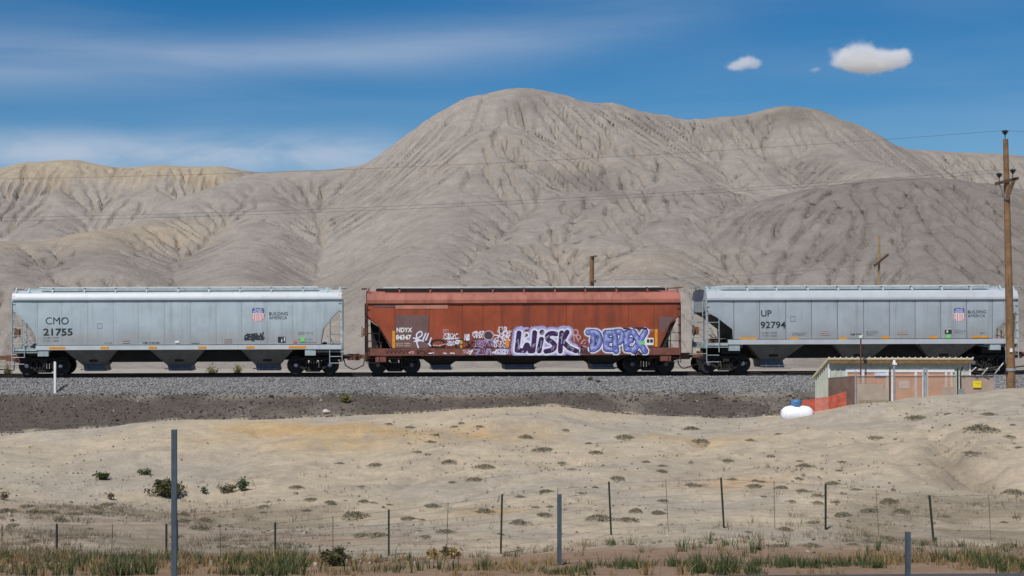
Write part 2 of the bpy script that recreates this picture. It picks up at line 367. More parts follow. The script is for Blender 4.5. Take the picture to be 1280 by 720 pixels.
def ridge_h(pts, s, r):
    P3 = [(ux(u, y), y, pz(p, y)) for u, p, y in pts]; out = np.full(HX.shape, -1e9)
    for (x0, y0, z0), (x1, y1, z1) in zip(P3[:-1], P3[1:]):
        t = np.clip(((HX-x0)*(x1-x0)+(HY-y0)*(y1-y0))/((x1-x0)**2+(y1-y0)**2+1e-9), 0, 1)
        # distance is measured on warped land away from the crest, so spurs wander
        dx = HX-(x0+t*(x1-x0)); dy = HY-(y0+t*(y1-y0)); d0 = np.hypot(dx, dy); wgt = np.clip(d0/22, 0, 1)
        d = np.hypot(dx+wx*wgt, dy+wy*wgt)
        out = np.maximum(out, z0+t*(z1-z0)-s*(np.sqrt(d*d+r*r)-r))
    return out
hs_ = [base]+[ridge_h(*r_) for r_ in RID]
mx = np.maximum.reduce(hs_); HZ = mx+k*np.log(sum(np.exp((h-mx)/k) for h in hs_))*.8
below = np.clip((mx-base)/6, 0, 1)
HZ = HZ+below*(fbm(HX, HY, .07, 4, 230)*.7)*np.where((HY > 200) & (HX < 0), .4, 1)
# erosion of the fine part of the grid
a0, a1 = np.searchsorted(hx, -84), np.searchsorted(hx, 128)+1; b0, b1 = 0, np.searchsorted(hy, 228)+1
sub = HZ[b0:b1, a0:a1].copy(); sw = np.clip((sub-base[b0:b1, a0:a1])/3, 0, 1)
top = np.clip(np.abs(fbm(HX[b0:b1, a0:a1], HY[b0:b1, a0:a1], .035, 2, 245))*2.5+.35, .3, 1.25)
sub = sub+sw*fbm(HX[b0:b1, a0:a1], HY[b0:b1, a0:a1], .4, 3, 240)*.07
for kk in range(2):          # broad hollows first
    A, s = flow(sub, .5, 20+kk)
    d = np.clip(np.clip(A-20, 0, None)**.42, 0, 14)*.024*np.clip(s/.35/.62, 0, 1.4)*top*sw
    sub = sub-d; sub = sub+(blur(sub, 2)-sub)*.6
sub = sub+sw*fbm(HX[b0:b1, a0:a1], HY[b0:b1, a0:a1], .8, 2, 241)*.05
rz = np.clip(.78+fbm(HX[b0:b1, a0:a1], HY[b0:b1, a0:a1], .06, 3, 247)*2.1, 0.12, 1.3)   # where rills are cut, where the face is smooth
rz = rz*np.where((HY[b0:b1, a0:a1] > 200) & (HX[b0:b1, a0:a1] < 0), .45, 1)
for kk in range(7):          # then narrow rills with sharp sides
    A, s = flow(sub, .35, 40+kk)
    d = np.clip(np.clip(A-28, 0, None)**.29, 0, 4.6)*.19*np.clip(s/.21, 0, 1.2)*rz*sw
    sub = sub-d
    sub = sub+(blur(sub, 1)-sub)*.05
HZ[b0:b1, a0:a1] = sub+sw*fbm(HX[b0:b1, a0:a1], HY[b0:b1, a0:a1], 1.3, 3, 260)*(.05+.22*np.clip(rz-.35, 0, 1))
HZ[0] = -7
# base shale and sandstone cap colours, with darker and paler zones by position
HU = CX+F*HX/HY; HP = HOR-HZ*F/HY
HC = np.zeros(HX.shape+(3,)); HC[:] = (.286, .252, .218)
n1_ = fbm(HX, HY, .04, 4, 300); n2_ = fbm(HX, HY, .2, 4, 310)
HC = lerp(HC, np.array((.310, .276, .240)), sstep(n1_, -.15, .35)); HC = lerp(HC, np.array((.245, .218, .191)), sstep(n2_, .05, .5)*.8)
lh = sstep(HX, -9.5, -19.5)*sstep(HZ-20.2+n2_*2.0, -2.6, .8)*sstep(HY, 190, 200)
HC = lerp(HC, np.array((.37, .305, .215)), np.clip(lh, 0, 1)*.8)
yp = np.exp(-((HX+27)/17)**2)*np.exp(-((HZ-8.6-(HX+27)*.07)/1.6)**2)*sstep(HY, 175, 168)*sstep(HX, -10, -18)
HC = lerp(HC, np.array((.37, .305, .225)), np.clip(yp*1.2*(1+n2_), 0, .85))
dm = np.exp(-((HX-58.5)/20)**2)*sstep(HY, 160, 152)*sstep(HZ, -4, 2)  # front face of the right dome set darker
HC = lerp(HC, np.array((.195, .172, .152)), np.clip(dm*1.15*(1+.5*n2_), 0, .85))
for (u_, y_, z_, rx_, rz_, c_, w_) in ((742, 160, 15, 4.5, 2.6, (.19, .168, .15), .7), (645, 183, 27.5, 4, 2.2, (.23, .205, .18), .6), (830, 196, 24, 4, 2.5, (.20, .178, .158), .6), (1000, 199, 28, 7, 1.6, (.19, .17, .14), .7),
                                   (70, 148, 4, 11, 4.0, (.225, .195, .172), .6), (440, 188, 17, 6, 2, (.22, .198, .175), .6), (640, 168, 19.5, 13, 2.2, (.335, .285, .225), .5), (760, 130, 5, 8, 1.6, (.345, .285, .22), .45), (990, 185, 18, 5, 3, (.22, .195, .17), .5)):
    q = np.exp(-((HX-ux(u_, y_))/rx_)**2-((HZ-z_)/rz_)**2-((HY-y_)/16)**2); HC = lerp(HC, np.array(c_), np.clip(q*w_*(1.2+2*n2_), 0, .9))
M_hill = soil_mat('shale', .6, 3.4, .8, .6, .3)
tag(grid_obj('hills', HX, HY, HZ, HC, M_hill), kind='structure')
# ================================================================ the railway
PX = F/(TY-1.55)                         # photo units per metre on the near side of the cars
M_ballast = mat_plain('ballast_stone', (.25, .245, .24), .9, var=.45, scale=9)
M_rust = mat_plain('rusty_rail', (.03, .022, .018), .8, var=.3, scale=3)
M_tie = mat_plain('old_timber', (.06, .05, .042), .9, var=.3)
trk = empty('railway_track', (0, TY, 0)); tag(trk, 'railway track on the grey ballast bank carrying the freight cars', 'railway track')
for sy in (-1, 1):
    mb = MB()
    for a, b in ((-140, 0), (0, 140)):
        for y0, y1, za, zb in ((-.036, .036, -.05, 0), (-.009, .009, -.15, -.05), (-.07, .07, -.17, -.15)):
            v = [(x, sy*.7535+y, zrail(x)+z) for x in (a, b) for y, z in ((y0, za), (y1, za), (y1, zb), (y0, zb))]
            mb.add(v, [(0, 1, 5, 4), (1, 2, 6, 5), (2, 3, 7, 6), (3, 0, 4, 7)])
    mb.build('rail', M_rust, trk)
tm = MB().box(-.115, .115, -1.3, 1.3, -.18, 0).build('sleeper', M_tie, trk); tm.location = (-19.5, 0, zrail(-19.5)-.172)
for i in range(1, 98):
    c = tm.copy(); COL.objects.link(c); c.parent = trk; x = -19.5+i*.58; c.location = (x, rng.normal(0, .02), zrail(x)-.172)

# ---- paints
M_grey = mat_plain('grey_car_paint', (.375, .448, .488), .42, var=.07, scale=1.2, spec=.4, streak=((.25, .25, .235), 2.6, .45, .5), grime=((.25, .235, .21), 1.5, 2.9, .55), bump=.12, bscale=.9)
M_greyroof = mat_plain('grey_roof_paint', (.46, .50, .52), .45, var=.06, scale=1.2, streak=((.26, .26, .25), 3, .3, .55))
M_grey2 = mat_plain('grey_car_paint_cool', (.33, .378, .418), .42, var=.07, scale=1.2, streak=((.22, .22, .22), 2.6, .45, .5), grime=((.24, .23, .21), 1.5, 2.9, .5), bump=.12, bscale=.9)
M_grey2roof = mat_plain('grey_roof_paint_cool', (.42, .45, .48), .45, var=.06, scale=1.2, streak=((.26, .26, .25), 3, .3, .55))
M_greyseam = mat_plain('grey_seam_grime', (.13, .14, .15), .7)
M_trim = mat_plain('grey_trim', (.33, .40, .41), .5, var=.15, scale=4, streak=((.14, .11, .09), 5, .5, .52))
M_red = mat_plain('oxide_red_paint', (.285, .064, .028), .55, var=.16, scale=1.0, spec=.3, streak=((.14, .04, .026), 2.0, .7, .45), grime=((.20, .075, .05), 1.2, 2.4, .5), bump=.15, bscale=.9)
M_redroof = mat_plain('faded_red_roof', (.33, .115, .08), .6, var=.15, scale=1.1, streak=((.19, .055, .035), 1.6, .6, .45))
M_redtrim = mat_plain('red_brown_trim', (.17, .06, .042), .65, var=.25, scale=4)
M_redseam = mat_plain('red_seam', (.15, .042, .027), .7)
M_dark = mat_plain('grime_and_shade_black', (.014, .0125, .012), .75, var=.4, scale=3)  # underbody grime; on slope sheets and end plates it stands in for shade
M_bay = mat_plain('hopper_grey', (.135, .135, .128), .6, var=.15, scale=1.5, streak=((.10, .09, .08), 3, .6, .45))
M_bayred = mat_plain('hopper_dark', (.018, .014, .013), .7, var=.3)
M_gate = mat_plain('gate_steel', (.11, .115, .15), .55, var=.25)
M_wheel = mat_plain('wheel_steel', (.018, .015, .014), .7, var=.4)
M_cap = mat_plain('bearing_cap', (.10, .105, .14), .45, var=.2)
M_frame = mat_plain('truck_casting', (.018, .015, .0135), .8, var=.4, scale=5)
M_orange = mat_plain('reflector_orange', (.62, .27, .02), .5, var=.1)
M_black = mat_plain('stencil_black', (.018, .03, .035), .6, var=.1)
M_fine = mat_plain('fine_stencil', (.16, .18, .19), .6, var=.1)
M_white = mat_plain('stencil_white', (.72, .70, .68), .6, var=.08)
M_walk = mat_plain('walkway_steel', (.60, .63, .64), .4, var=.15, scale=5)
M_rustb = mat_plain('rusty_steel', (.16, .075, .045), .8, var=.35, scale=6)

# ---- flat lettering made into meshes, stretched to a box
def text_mesh(name, txt, box, y, mat, parent, off=0.0, shear=0.0):
    cu = bpy.data.curves.new(name, 'FONT'); cu.body = txt; cu.size = 1; cu.offset = off; cu.shear = shear; cu.resolution_u = 3
    t = bpy.data.objects.new(name, cu); COL.objects.link(t); bpy.context.view_layer.update()
    me = bpy.data.meshes.new_from_object(t.evaluated_get(bpy.context.evaluated_depsgraph_get()))
    bpy.data.objects.remove(t); bpy.data.curves.remove(cu); me.name = name; me.materials.clear()
    n = len(me.vertices); co = np.empty(n*3, np.float32); me.vertices.foreach_get('co', co); co = co.reshape(-1, 3)
    lo, hi = co.min(0), co.max(0); x0, x1, z0, z1 = box; w = np.empty_like(co)
    w[:, 0] = x0+(co[:, 0]-lo[0])/(hi[0]-lo[0])*(x1-x0); w[:, 2] = z0+(co[:, 1]-lo[1])/(hi[1]-lo[1])*(z1-z0); w[:, 1] = y
    me.vertices.foreach_set('co', w.ravel()); me.update(); return link(name, me, mat, parent)

# ---- paint sprayed in bands round strokes: cells of one sheet, each keeping one colour
class Spray:
    def __init__(s, x0, x1, z0, z1, d=.016):
        s.d = d; s.x = np.arange(x0, x1, d); s.z = np.arange(z0, z1, d); s.X, s.Z = np.meshgrid(s.x+d/2, s.z+d/2); s.L = np.zeros(s.X.shape, int)
    def dist(s, lines):
        D = np.full(s.X.shape, 1e9)
        for ln in lines:
            if len(ln) == 1: D = np.minimum(D, np.hypot(s.X-ln[0][0], s.Z-ln[0][1]))
            for (a, b), (c, e) in zip(ln[:-1], ln[1:]):
                t = np.clip(((s.X-a)*(c-a)+(s.Z-b)*(e-b))/((c-a)**2+(e-b)**2+1e-9), 0, 1)
                D = np.minimum(D, np.hypot(s.X-a-t*(c-a), s.Z-b-t*(e-b)))
        return D
    def paint(s, lines, r, k, mask=None):
        m = s.dist(lines) < r
        if mask is not None: m &= mask
        s.L[m] = k
    def build(s, name, mats, parent, yfun):
        vi = {}; v = []; f = []; mi = []
        def vid(i, j):
            if (i, j) not in vi: z = s.z[0]+j*s.d; vi[(i, j)] = len(v); v.append((s.x[0]+i*s.d, yfun(z), z))
            return vi[(i, j)]
        for j, i in zip(*np.nonzero(s.L)):
            f.append((vid(i, j), vid(i+1, j), vid(i+1, j+1), vid(i, j+1))); mi.append(int(s.L[j, i])-1)
        o = pydata(name, v, f, mats, parent); o.data.polygons.foreach_set('material_index', mi); return o

HW = 1.55
def truck(parent, x):
    t = MB()
    for s in (-1, 1):
        y0, y1 = (s*1.0-.07, s*1.0+.07)
        a, b = ((-1.12, .80), (-.55, .80)), 0
        def pl(p, q, w): t.bar((p[0], s*1.0, p[1]), (q[0], s*1.0, q[1]), .16, w)
        pl((-1.15, .66), (-.42, .80), .16); pl((-.42, .80), (.42, .80), .17); pl((.42, .80), (1.15, .66), .16)
        pl((-.78, .46), (-.34, .20), .13); pl((.34, .20), (.78, .46), .13); pl((-.38, .17), (.38, .17), .14)
        pl((-1.08, .66), (-1.08, .42), .10); pl((1.08, .66), (1.08, .42), .10); pl((-.72, .72), (-.72, .44), .12); pl((.72, .72), (.72, .44), .12)
        pl((-.36, .78), (-.36, .2), .09); pl((.36, .78), (.36, .2), .09)
        for k in range(4): t.lathe([(.055, .24), (.055, .56)], Matrix.Translation((-.21+.14*k, s*1.03, 0)), 8)
    t.box(-.17, .17, -1.15, 1.15, .58, .82); t.lathe([(.35, .82), (.35, .98)], Matrix.Identity(4), 14)
    o = t.build('truck', M_frame, parent); o.location = (x, 0, 0)
    ry = Matrix.Rotation(R(90), 4, 'X')
    for dx in (-.889, .889):
        ax = MB().tube([(dx, -1.05, .457), (dx, 1.05, .457)], .075, 10)
        for s in (-1, 1):
            prof = [(.10, -.09), (.17, -.075), (.19, -.03), (.36, -.02), (.40, -.06), (.452, -.065), (.457, .04), (.487, .055), (.487, .075), (.36, .07), (.19, .05), (.12, .08)]
            ax.lathe([(r, h) for r, h in prof], Matrix.Translation((dx, s*.80, .457)) @ (Matrix.Rotation(R(90 if s < 0 else -90), 4, 'X')) @ Matrix.Scale(1, 4), 32)
        ax.build('wheel', M_wheel, o)
        for s in (-1, 1):
            MB().lathe([(.12, -.02), (.12, .06), (.10, .09), (.06, .10)], Matrix.Translation((dx, s*1.0, .457)) @ Matrix.Rotation(R(90 if s < 0 else -90), 4, 'X') @ Matrix.Translation((0, 0, .06)), 14).build('bearing_cap', M_cap, o)
    return o
def sprd(o): return o

def hopper_car(label, sp, mats, detail=True):
    """sp holds sight lines measured on the photo's grid"""
    cx, rail = sp['cx'], 466.8-GR*(sp['cx']-640)
    X_ = lambda u: (u-cx)/PX
    Z_ = lambda p: (rail-p)/PX
    root = empty('covered_hopper_car', ((cx-CX)/PX, TY, zrail((cx-CX)/PX)), (0, -math.atan(GR), 0))
    tag(root, label, 'freight car', 'covered hopper cars coupled in the train')
    xl, xr = X_(sp['x0']), X_(sp['x1']); zs = Z_(sp['shadow']); zb = Z_(sp['sill'][0])+.03; ztop = Z_(sp['top'])
    Lp = [(X_(u), Z_(p)) for u, p in sp['L']]; Rp = [(X_(u), Z_(p)) for u, p in sp['R']]
    seams = [X_(u) for u in sp['seams']]
    def bot(x):
        if x <= Lp[-1][0]: return max(zb, float(np.interp(x, [p[0] for p in Lp], [p[1] for p in Lp])))
        if x >= Rp[-1][0]: return max(zb, float(np.interp(x, [p[0] for p in Rp[::-1]], [p[1] for p in Rp[::-1]])))
        return zb
    kn = sorted(set([xl, xr]+seams+[p[0] for p in Lp+Rp if xl <= p[0] <= xr])); st = []
    for a, b in zip(kn[:-1], kn[1:]): st += list(np.linspace(a, b, max(2, int((b-a)/.22)+1)))[:-1]
    st.append(xr); st = sorted(set(round(s, 4) for s in st))
    sk = [xl]+seams+[xr]
    def bulge(x):
        for a, b in zip(sk[:-1], sk[1:]):
            if a <= x <= b: t = (x-a)/(b-a); return .020*(1-(2*t-1)**4)*min(1, (b-a)/1.0)
        return 0
    NR = 6; v = []; f = []
    for x in st:
        b = min(bot(x), zs-.05)
        ring = []
        for i in range(NR+1):
            t = i/NR; w = HW+bulge(x)*math.sin(math.pi*t)**.5
            ring.append((-w, b+(zs-b)*t))
        ring += [(-y, z) for y, z in ring[::-1]]; v += [(x, y, z) for y, z in ring]
    n = 2*(NR+1); m = len(st)
    for i in range(m-1):
        for j in range(n): f.append((i*n+j, i*n+(j+1) % n, (i+1)*n+(j+1) % n, (i+1)*n+j)[::-1])
    f.append(tuple(range(n))); f.append(tuple((m-1)*n+j for j in range(n))[::-1])
    mi = []
    for i in range(m-1):
        sl_ = bot(.5*(st[i]+st[i+1])) > zb+.02 or bot(st[i]) > zb+.02
        mi += [1 if (j == n-1 and sl_) else 0 for j in range(n)]  # undersides of the end slope sheets blackened in place of their shade
    mi += [0, 0]
    for x in seams:
        for s in (-1, 1):
            o_ = len(v); x0_, x1_, y0_, y1_, z0_, z1_ = x-.014, x+.014, s*(HW+.004)-.006, s*(HW+.004)+.006, bot(x)+.01, zs-.01
            v += [(x0_,y0_,z0_),(x1_,y0_,z0_),(x1_,y1_,z0_),(x0_,y1_,z0_),(x0_,y0_,z1_),(x1_,y0_,z1_),(x1_,y1_,z1_),(x0_,y1_,z1_)]
            f += [tuple(k_+o_ for k_ in q_) for q_ in ((3,2,1,0),(4,5,6,7),(0,1,5,4),(1,2,6,5),(2,3,7,6),(3,0,4,7))]; mi += [2]*6
    body = pydata('body', v, f, [mats['body'], M_dark, mats['seam']], root); body.data.polygons.foreach_set('material_index', mi)
    # roof with an overhanging eave
    zf0, zf1 = Z_(sp['fascia'][1]), Z_(sp['fascia'][0]); e = HW+.085
    prof = [(-e, zs-.03), (-e, zf0+.02), (-e+.03, zf0+.10), (-e+.13, zf1-.05), (-e+.24, zf1), (-.75, zf1+.10), (0, zf1+.14)]
    prof = prof+[(-y, z) for y, z in prof[-2::-1]]; v = [(x, y, z) for x in (xl-.02, xr+.02) for y, z in prof]; n = len(prof)
    pydata('roof', v, [(j, (j+1) % n, n+(j+1) % n, n+j)[::-1] for j in range(n)]+[tuple(range(n)), tuple(n+j for j in range(n))[::-1]], mats['roof'], root)
    # hatch trough, running boards and their posts
    MB().box(xl+.5, xr-.5, -.42, .42, zf1+.1, ztop-.06).build('hatch_cover', mats['hatch'], root)
    for s in (-1, 1):
        rb = MB().box(X_(sp['walk'][0]), X_(sp['walk'][1]), -.32 if s > 0 else -.32, .32, -.045, 0).build('running_board', M_walk, root); rb.location = (0, s*.95, ztop)
    for u in sp['posts']:
        [MB().bar((X_(u), s*(HW-.12), zf1-.04), (X_(u), s*1.1, ztop-.05), .075).build('board_support', mats['trim'], root) for s in (-1, 1)]
    for s in (-1, 1):
        xe = xl if s < 0 else xr
        MB().box(min(xe-.0*s, xe+s*.28), max(xe, xe+s*.28), -1.2, 1.2, ztop-.09, ztop-.05).build('end_walkway', mats['trim'], root)
    # sills
    s0, s1 = Z_(sp['sill'][1]), Z_(sp['sill'][0])
    for s in (-1, 1): MB().box(X_(sp['sillx'][0]), X_(sp['sillx'][1]), s*(HW+.01)-.06, s*(HW+.01)+.06, s0, s1).box(X_(sp['sillx'][0]), X_(sp['sillx'][1]), s*(HW-.10)-.09, s*(HW-.10)+.09, s0, s0+.03).build('side_sill', mats['sill'], root)
    MB().box(xl+.1, xr-.1, -.32, .32, .72, s0-.02).build('centre_sill', M_dark, root)
    zb0 = Z_(sp['baybot']); zg = Z_(sp['gatebot'])
    MB().box(X_(sp['bays'][0][1]), X_(sp['bays'][-1][2]), -.75, .75, zb0+.17, s0-.03).build('shear_plate', M_dark, root)
    for (t0, b0, b1, t1) in sp['bays']:
        xt0, xb0, xb1, xt1 = map(X_, (t0, b0, b1, t1)); zt = s0-.01; yt, yb = HW-.06, .80
        vv = [(xt0, -yt, zt), (xt1, -yt, zt), (xt1, yt, zt), (xt0, yt, zt), (xb0, -yb, zb0), (xb1, -yb, zb0), (xb1, yb, zb0), (xb0, yb, zb0)]
        bay = pydata('hopper_bay', vv, [(0, 1, 2, 3), (7, 6, 5, 4), (0, 4, 5, 1), (1, 5, 6, 2), (2, 6, 7, 3), (3, 7, 4, 0)], mats['bay'], root)
        xm = (xb0+xb1)/2
        MB().bar((xm-.22, -1.02, zb0+.28), (xm+.22, -1.02, zb0+.28), .10, .17).build('vibrator_bracket', M_dark, bay)
        g = MB(); g.add([(xb0+.02, -.85, zb0), (xb1-.02, -.85, zb0), (xb1-.02, .85, zb0), (xb0+.02, .85, zb0), (xb0+.10, -.95, zg), (xb1+.04, -.95, zg), (xb1+.04, .95, zg), (xb0+.10, .95, zg)], [(0, 1, 2, 3), (7, 6, 5, 4), (0, 4, 5, 1), (1, 5, 6, 2), (2, 6, 7, 3), (3, 7, 4, 0)])
        g.bar((xb0-.12, -.98, zg+.10), (xb1+.10, -.98, zg+.10), .05).bar((xb0+.2, -.99, zg+.03), (xb0+.2, -.99, zb0), .04).bar((xb1-.25, -.99, zg+.03), (xb1-.25, -.99, zb0), .04)
        g.build('outlet_gate', M_gate, bay)
    for u in sp['trucks']: truck(root, X_(u))
    # end platforms, corner posts, ladders, brake gear, couplers
    for s, P in ((-1, Lp), (1, Rp)):
        xe = xl if s < 0 else xr; xi = P[-1][0]+s*-.5; pf = MB()
        a, b = min(xe, xi), max(xe, xi)
        pf.box(a, b, -1.5, 1.5, s0-.16, s0-.06).box(a, b, -1.5, -1.38, s0-.12, s0+.08).box(a, b, 1.38, 1.5, s0-.12, s0+.08).box(xe-.06, xe+.06, -1.52, 1.52, s0-.2, s0+.1)
        pf.build('end_platform', mats['trim'], root)
        ub = X_(sp['brackets'][0 if s < 0 else 1])
        MB().box(ub-.28, ub+.28, -HW-.03, -HW+.25, s0-.33, s0+.02).build('jacking_pad', mats['trim'], root); MB().box(ub-.28, ub+.28, HW-.25, HW+.03, s0-.33, s0+.02).build('jacking_pad', mats['trim'], root)
        MB().box(P[-1][0]-.5, P[-1][0]+.5, -1.2, 1.2, .98, s0-.17).build('bolster', M_dark, root)
        for ss in (-1, 1):
            cp = MB().box(xe-.05, xe+.05, ss*1.5-.05, ss*1.5+.05, s0-.15, zs)
            cp.build('corner_post', mats['post'], root)
            ld = MB(); xa, xb = xe-s*.02, xe-s*.62; y = ss*(HW+.03); zt = P[1][1]-.05 if len(P) > 2 else 2.6
            ld.tube([(xb, y, .55 if s > 0 else s0-.4), (xb, y, bot(xb-s*.0)+.0)], .022, 6)
            ld.tube([(xa+s*.05, y, .55), (xa+s*.05, y, zs-.1)], .022, 6)
            zz = s0+.32
            while zz < P[0][1]+.9: 
                ld.tube([(xa+s*.05, y, zz), (xb, y, zz)] if zz < bot(xb) else [(xa+s*.05, y, zz), (xa-s*.12, y, zz)], .016, 6); zz += .42
            ld.tube([(xa+s*.05, y, .57), (xb, y, .57)], .02, 6).tube([(xa+s*.05, y, .92), (xb, y, .92)], .02, 6)
            # ladder across the end
            for z in np.arange(s0+.3, zs-.1, .42): ld.tube([(xe+s*.09, ss*1.45, z), (xe+s*.09, ss*1.0, z)], .016, 6)
            ld.tube([(xe+s*.09, ss*1.0, s0-.1), (xe+s*.09, ss*1.0, zs)], .022, 6)
            ld.build('ladder', mats['ladder'], root)
        g = MB()
        g.tube([(xe-s*.15, -.9, s0+.02), (xe-s*.5, -.9, s0+.35), (xe-s*.55, .3, s0+.5)], .022, 6)
        g.tube([(xe-s*.3, -1.3, s0-.05), (xe-s*.3, -1.3, s0+.55), (xe-s*.85, -1.2, s0+.2)], .018, 6)
        g.tube([(xe-s*.7, -1.25, s0), (xe-s*.72, -1.25, s0+.7)], .03, 6)
        g.build('brake_pipe', mats['rig'], root)
        MB().box(xe-s*.55-.2, xe-s*.55+.2, -.75, -.4, s0-.03, s0+.22).build('brake_valve', mats['rig'], root); MB().box(xi-.2, xi+.2, -1.15, -.75, s0-.05, s0+.3).build('brake_cylinder', mats['rig'], root)
        MB().tube([(xe-s*.9, -.2, s0+.15), (xe-s*.9, .95, s0+.15)], .2, 10).build('air_reservoir', mats['rig'], root)
        if s in sp['wheel']:
            MB().tube([(xe+s*.26, .25+.28*math.cos(a_), 2.2+.28*math.sin(a_)) for a_ in np.linspace(0, 6.2832, 17)], .022, 6).bar((xe+s*.26, -.03, 2.2), (xe+s*.26, .53, 2.2), .03).bar((xe+s*.26, .25, 1.92), (xe+s*.26, .25, 2.48), .03).box(min(xe+s*.02, xe+s*.2), max(xe+s*.02, xe+s*.2), .08, .42, 1.98, 2.4).build('brake_wheel', M_rustb, root)
        ck = MB(); xk = X_(sp['coup'][0 if s < 0 else 1])
        ck.box(min(xe-s*.6, xk-s*.30), max(xe-s*.6, xk-s*.30), -.16, .16, .76, .98)
        ck.box(min(xk-s*.34, xk), max(xk-s*.34, xk), -.24, -.03, .68, 1.02).box(min(xk-s*.34, xk-s*.12), max(xk-s*.34, xk-s*.12), -.03, .24, .70, 1.0)
        ck.box(min(xe-s*.1, xe+s*.1), max(xe-s*.1, xe+s*.1), -.35, .35, .62, 1.1)
        ck.build('coupler', M_rustb, root)
        MB().tube([(xe+s*.02, -.42, .88), (xe+s*.14, -.42, .72), (xe+s*.2, -.36, .42), (xk-s*.12, -.3, .22), (xk, -.28, .20)], .03, 7).build('air_hose', M_dark, root)
        MB().tube([(xe, -1.35, 1.0), (xk-s*.12, -.5, .93)], .02, 6).build('uncoupling_lever', mats['trim'], root)
    return root, X_, Z_

greym = dict(body=M_grey, roof=M_greyroof, hatch=M_trim, trim=M_trim, seam=M_grey2, sill=M_greyroof, bay=M_bay, post=M_greyroof, ladder=M_trim, rig=M_trim)
grey2m = dict(body=M_grey2, roof=M_grey2roof, hatch=M_trim, trim=M_trim, seam=M_greyseam, sill=M_grey2roof, bay=M_bay, post=M_grey2roof, ladder=M_trim, rig=M_rustb)
redm = dict(body=M_red, roof=M_redroof, hatch=M_dark, trim=M_redtrim, seam=M_redseam, sill=M_redtrim, bay=M_bayred, post=M_redtrim, ladder=M_dark, rig=M_rustb)
S1 = dict(cx=221, x0=16, x1=427, top=358.3, shadow=374, fascia=(365.5, 373), sill=(431.5, 437), sillx=(45, 427), L=[(16, 389), (34.7, 403.8), (44, 418.8), (46, 431.5)], R=[(427.2, 386), (415, 398), (404.7, 411), (401, 431.5)],
          seams=[46.9, 77.5, 109.7, 141.6, 172.9, 205.9, 238, 270, 302, 334, 366, 396], walk=(48, 397), posts=[19, 35, 65, 105, 144, 183, 222.5, 261, 300, 339, 379, 409, 425],
          bays=[(80, 101, 129, 146), (187, 207, 238, 256), (301, 318, 349, 367)], baybot=457, gatebot=464, trucks=(52.5, 391), brackets=(54, 388), coup=(8, 442.5), wheel=(-1,))
S2 = dict(cx=655, x0=459.5, x1=850, top=358, shadow=378, fascia=(366, 375), sill=(435, 444), sillx=(462, 850), L=[(459.5, 396), (463, 399), (474, 407), (490.6, 435)], R=[(850, 395), (844, 401), (838, 406), (824.7, 435)],
          seams=[494, 536.5, 578, 604, 662, 708, 745, 786, 818], walk=(480, 826), posts=[462, 500, 538.6, 578, 617, 656, 695, 733, 772, 811, 849],
          bays=[(524, 540, 565, 580), (614, 632, 670, 692), (730, 743, 770, 786)], baybot=456, gatebot=462.5, trucks=(494, 814), brackets=(476, 832), coup=(442.5, 862), wheel=(-1,))
S3 = dict(cx=1078, x0=884, x1=1272, top=356.3, shadow=373.8, fascia=(363.5, 372.5), sill=(424, 430), sillx=(910, 1271), L=[(884, 389.5), (896, 396), (915.5, 411), (916.5, 424)], R=[(1272, 389), (1259, 399), (1246, 411), (1243, 424)],
          seams=[917.5, 949.5, 982.3, 1014.5, 1047, 1079.7, 1112, 1144, 1176, 1208.5, 1240.5], walk=(904, 1240), posts=[886, 898, 936, 972.5, 1012, 1050, 1077, 1106, 1142.5, 1180, 1216, 1254, 1270],
          bays=[(936, 957, 984, 1006), (1044, 1063, 1092, 1112), (1150, 1170, 1200, 1222)], baybot=450.5, gatebot=459.5, trucks=(910, 1243), brackets=(918, 1244), coup=(862, 1284), wheel=(-1,))
car1, X1, Z1 = hopper_car('light grey covered hopper car numbered CMO 21755, left of the red car', S1, greym)
car2, X2, Z2 = hopper_car('rust red covered hopper car with purple and blue graffiti along its side', S2, redm)
car3, X3, Z3 = hopper_car('blue-grey covered hopper car numbered UP 92794 behind the little shed', S3, grey2m)
# the next cars of the train, of which only coupling gear shows at the edges of the view
S0 = dict(S2, cx=207, x0=11.7, x1=376, R=[(376, 395), (370, 401), (364, 406), (350, 435)], L=[(11.7, 396), (15, 399), (26, 407), (42.6, 435)], seams=[46, 88, 130, 214, 297, 338], walk=(40, 350), sillx=(14, 376), posts=[14, 100, 200, 300, 375], bays=[(76, 92, 117, 132), (166, 184, 222, 244), (282, 295, 322, 338)], trucks=(46, 340), brackets=(28, 358), coup=(-5, 442.5), wheel=())
S0 = {k: ([tuple(np.add(q, (-434.5, 0)).tolist()) for q in v] if k in 'LR' else (tuple(x-434.5 for x in v) if k in ('walk', 'sillx', 'trucks', 'brackets', 'coup') else ([x-434.5 for x in v] if k in ('seams', 'posts') else ([tuple(x-434.5 for x in q) for q in v] if k == 'bays' else (v-434.5 if k in ('cx', 'x0', 'x1') else v))))) for k, v in S0.items()}
S4 = dict(S2); D4 = 872.0
S4 = {k: ([tuple(np.add(q, (D4, 0)).tolist()) for q in v] if k in 'LR' else (tuple(x+D4 for x in v) if k in ('walk', 'sillx', 'trucks', 'brackets', 'coup') else ([x+D4 for x in v] if k in ('seams', 'posts') else ([tuple(x+D4 for x in q) for q in v] if k == 'bays' else (v+D4 if k in ('cx', 'x0', 'x1') else v))))) for k, v in S4.items()}
S4['coup'] = (1284, 1740); S4['wheel'] = ()
hopper_car('rusty coupler of the next car reaching in at the left edge of the photo', S0, redm)
hopper_car('rusty coupler of the next car reaching in at the right edge behind the pole', S4, redm)

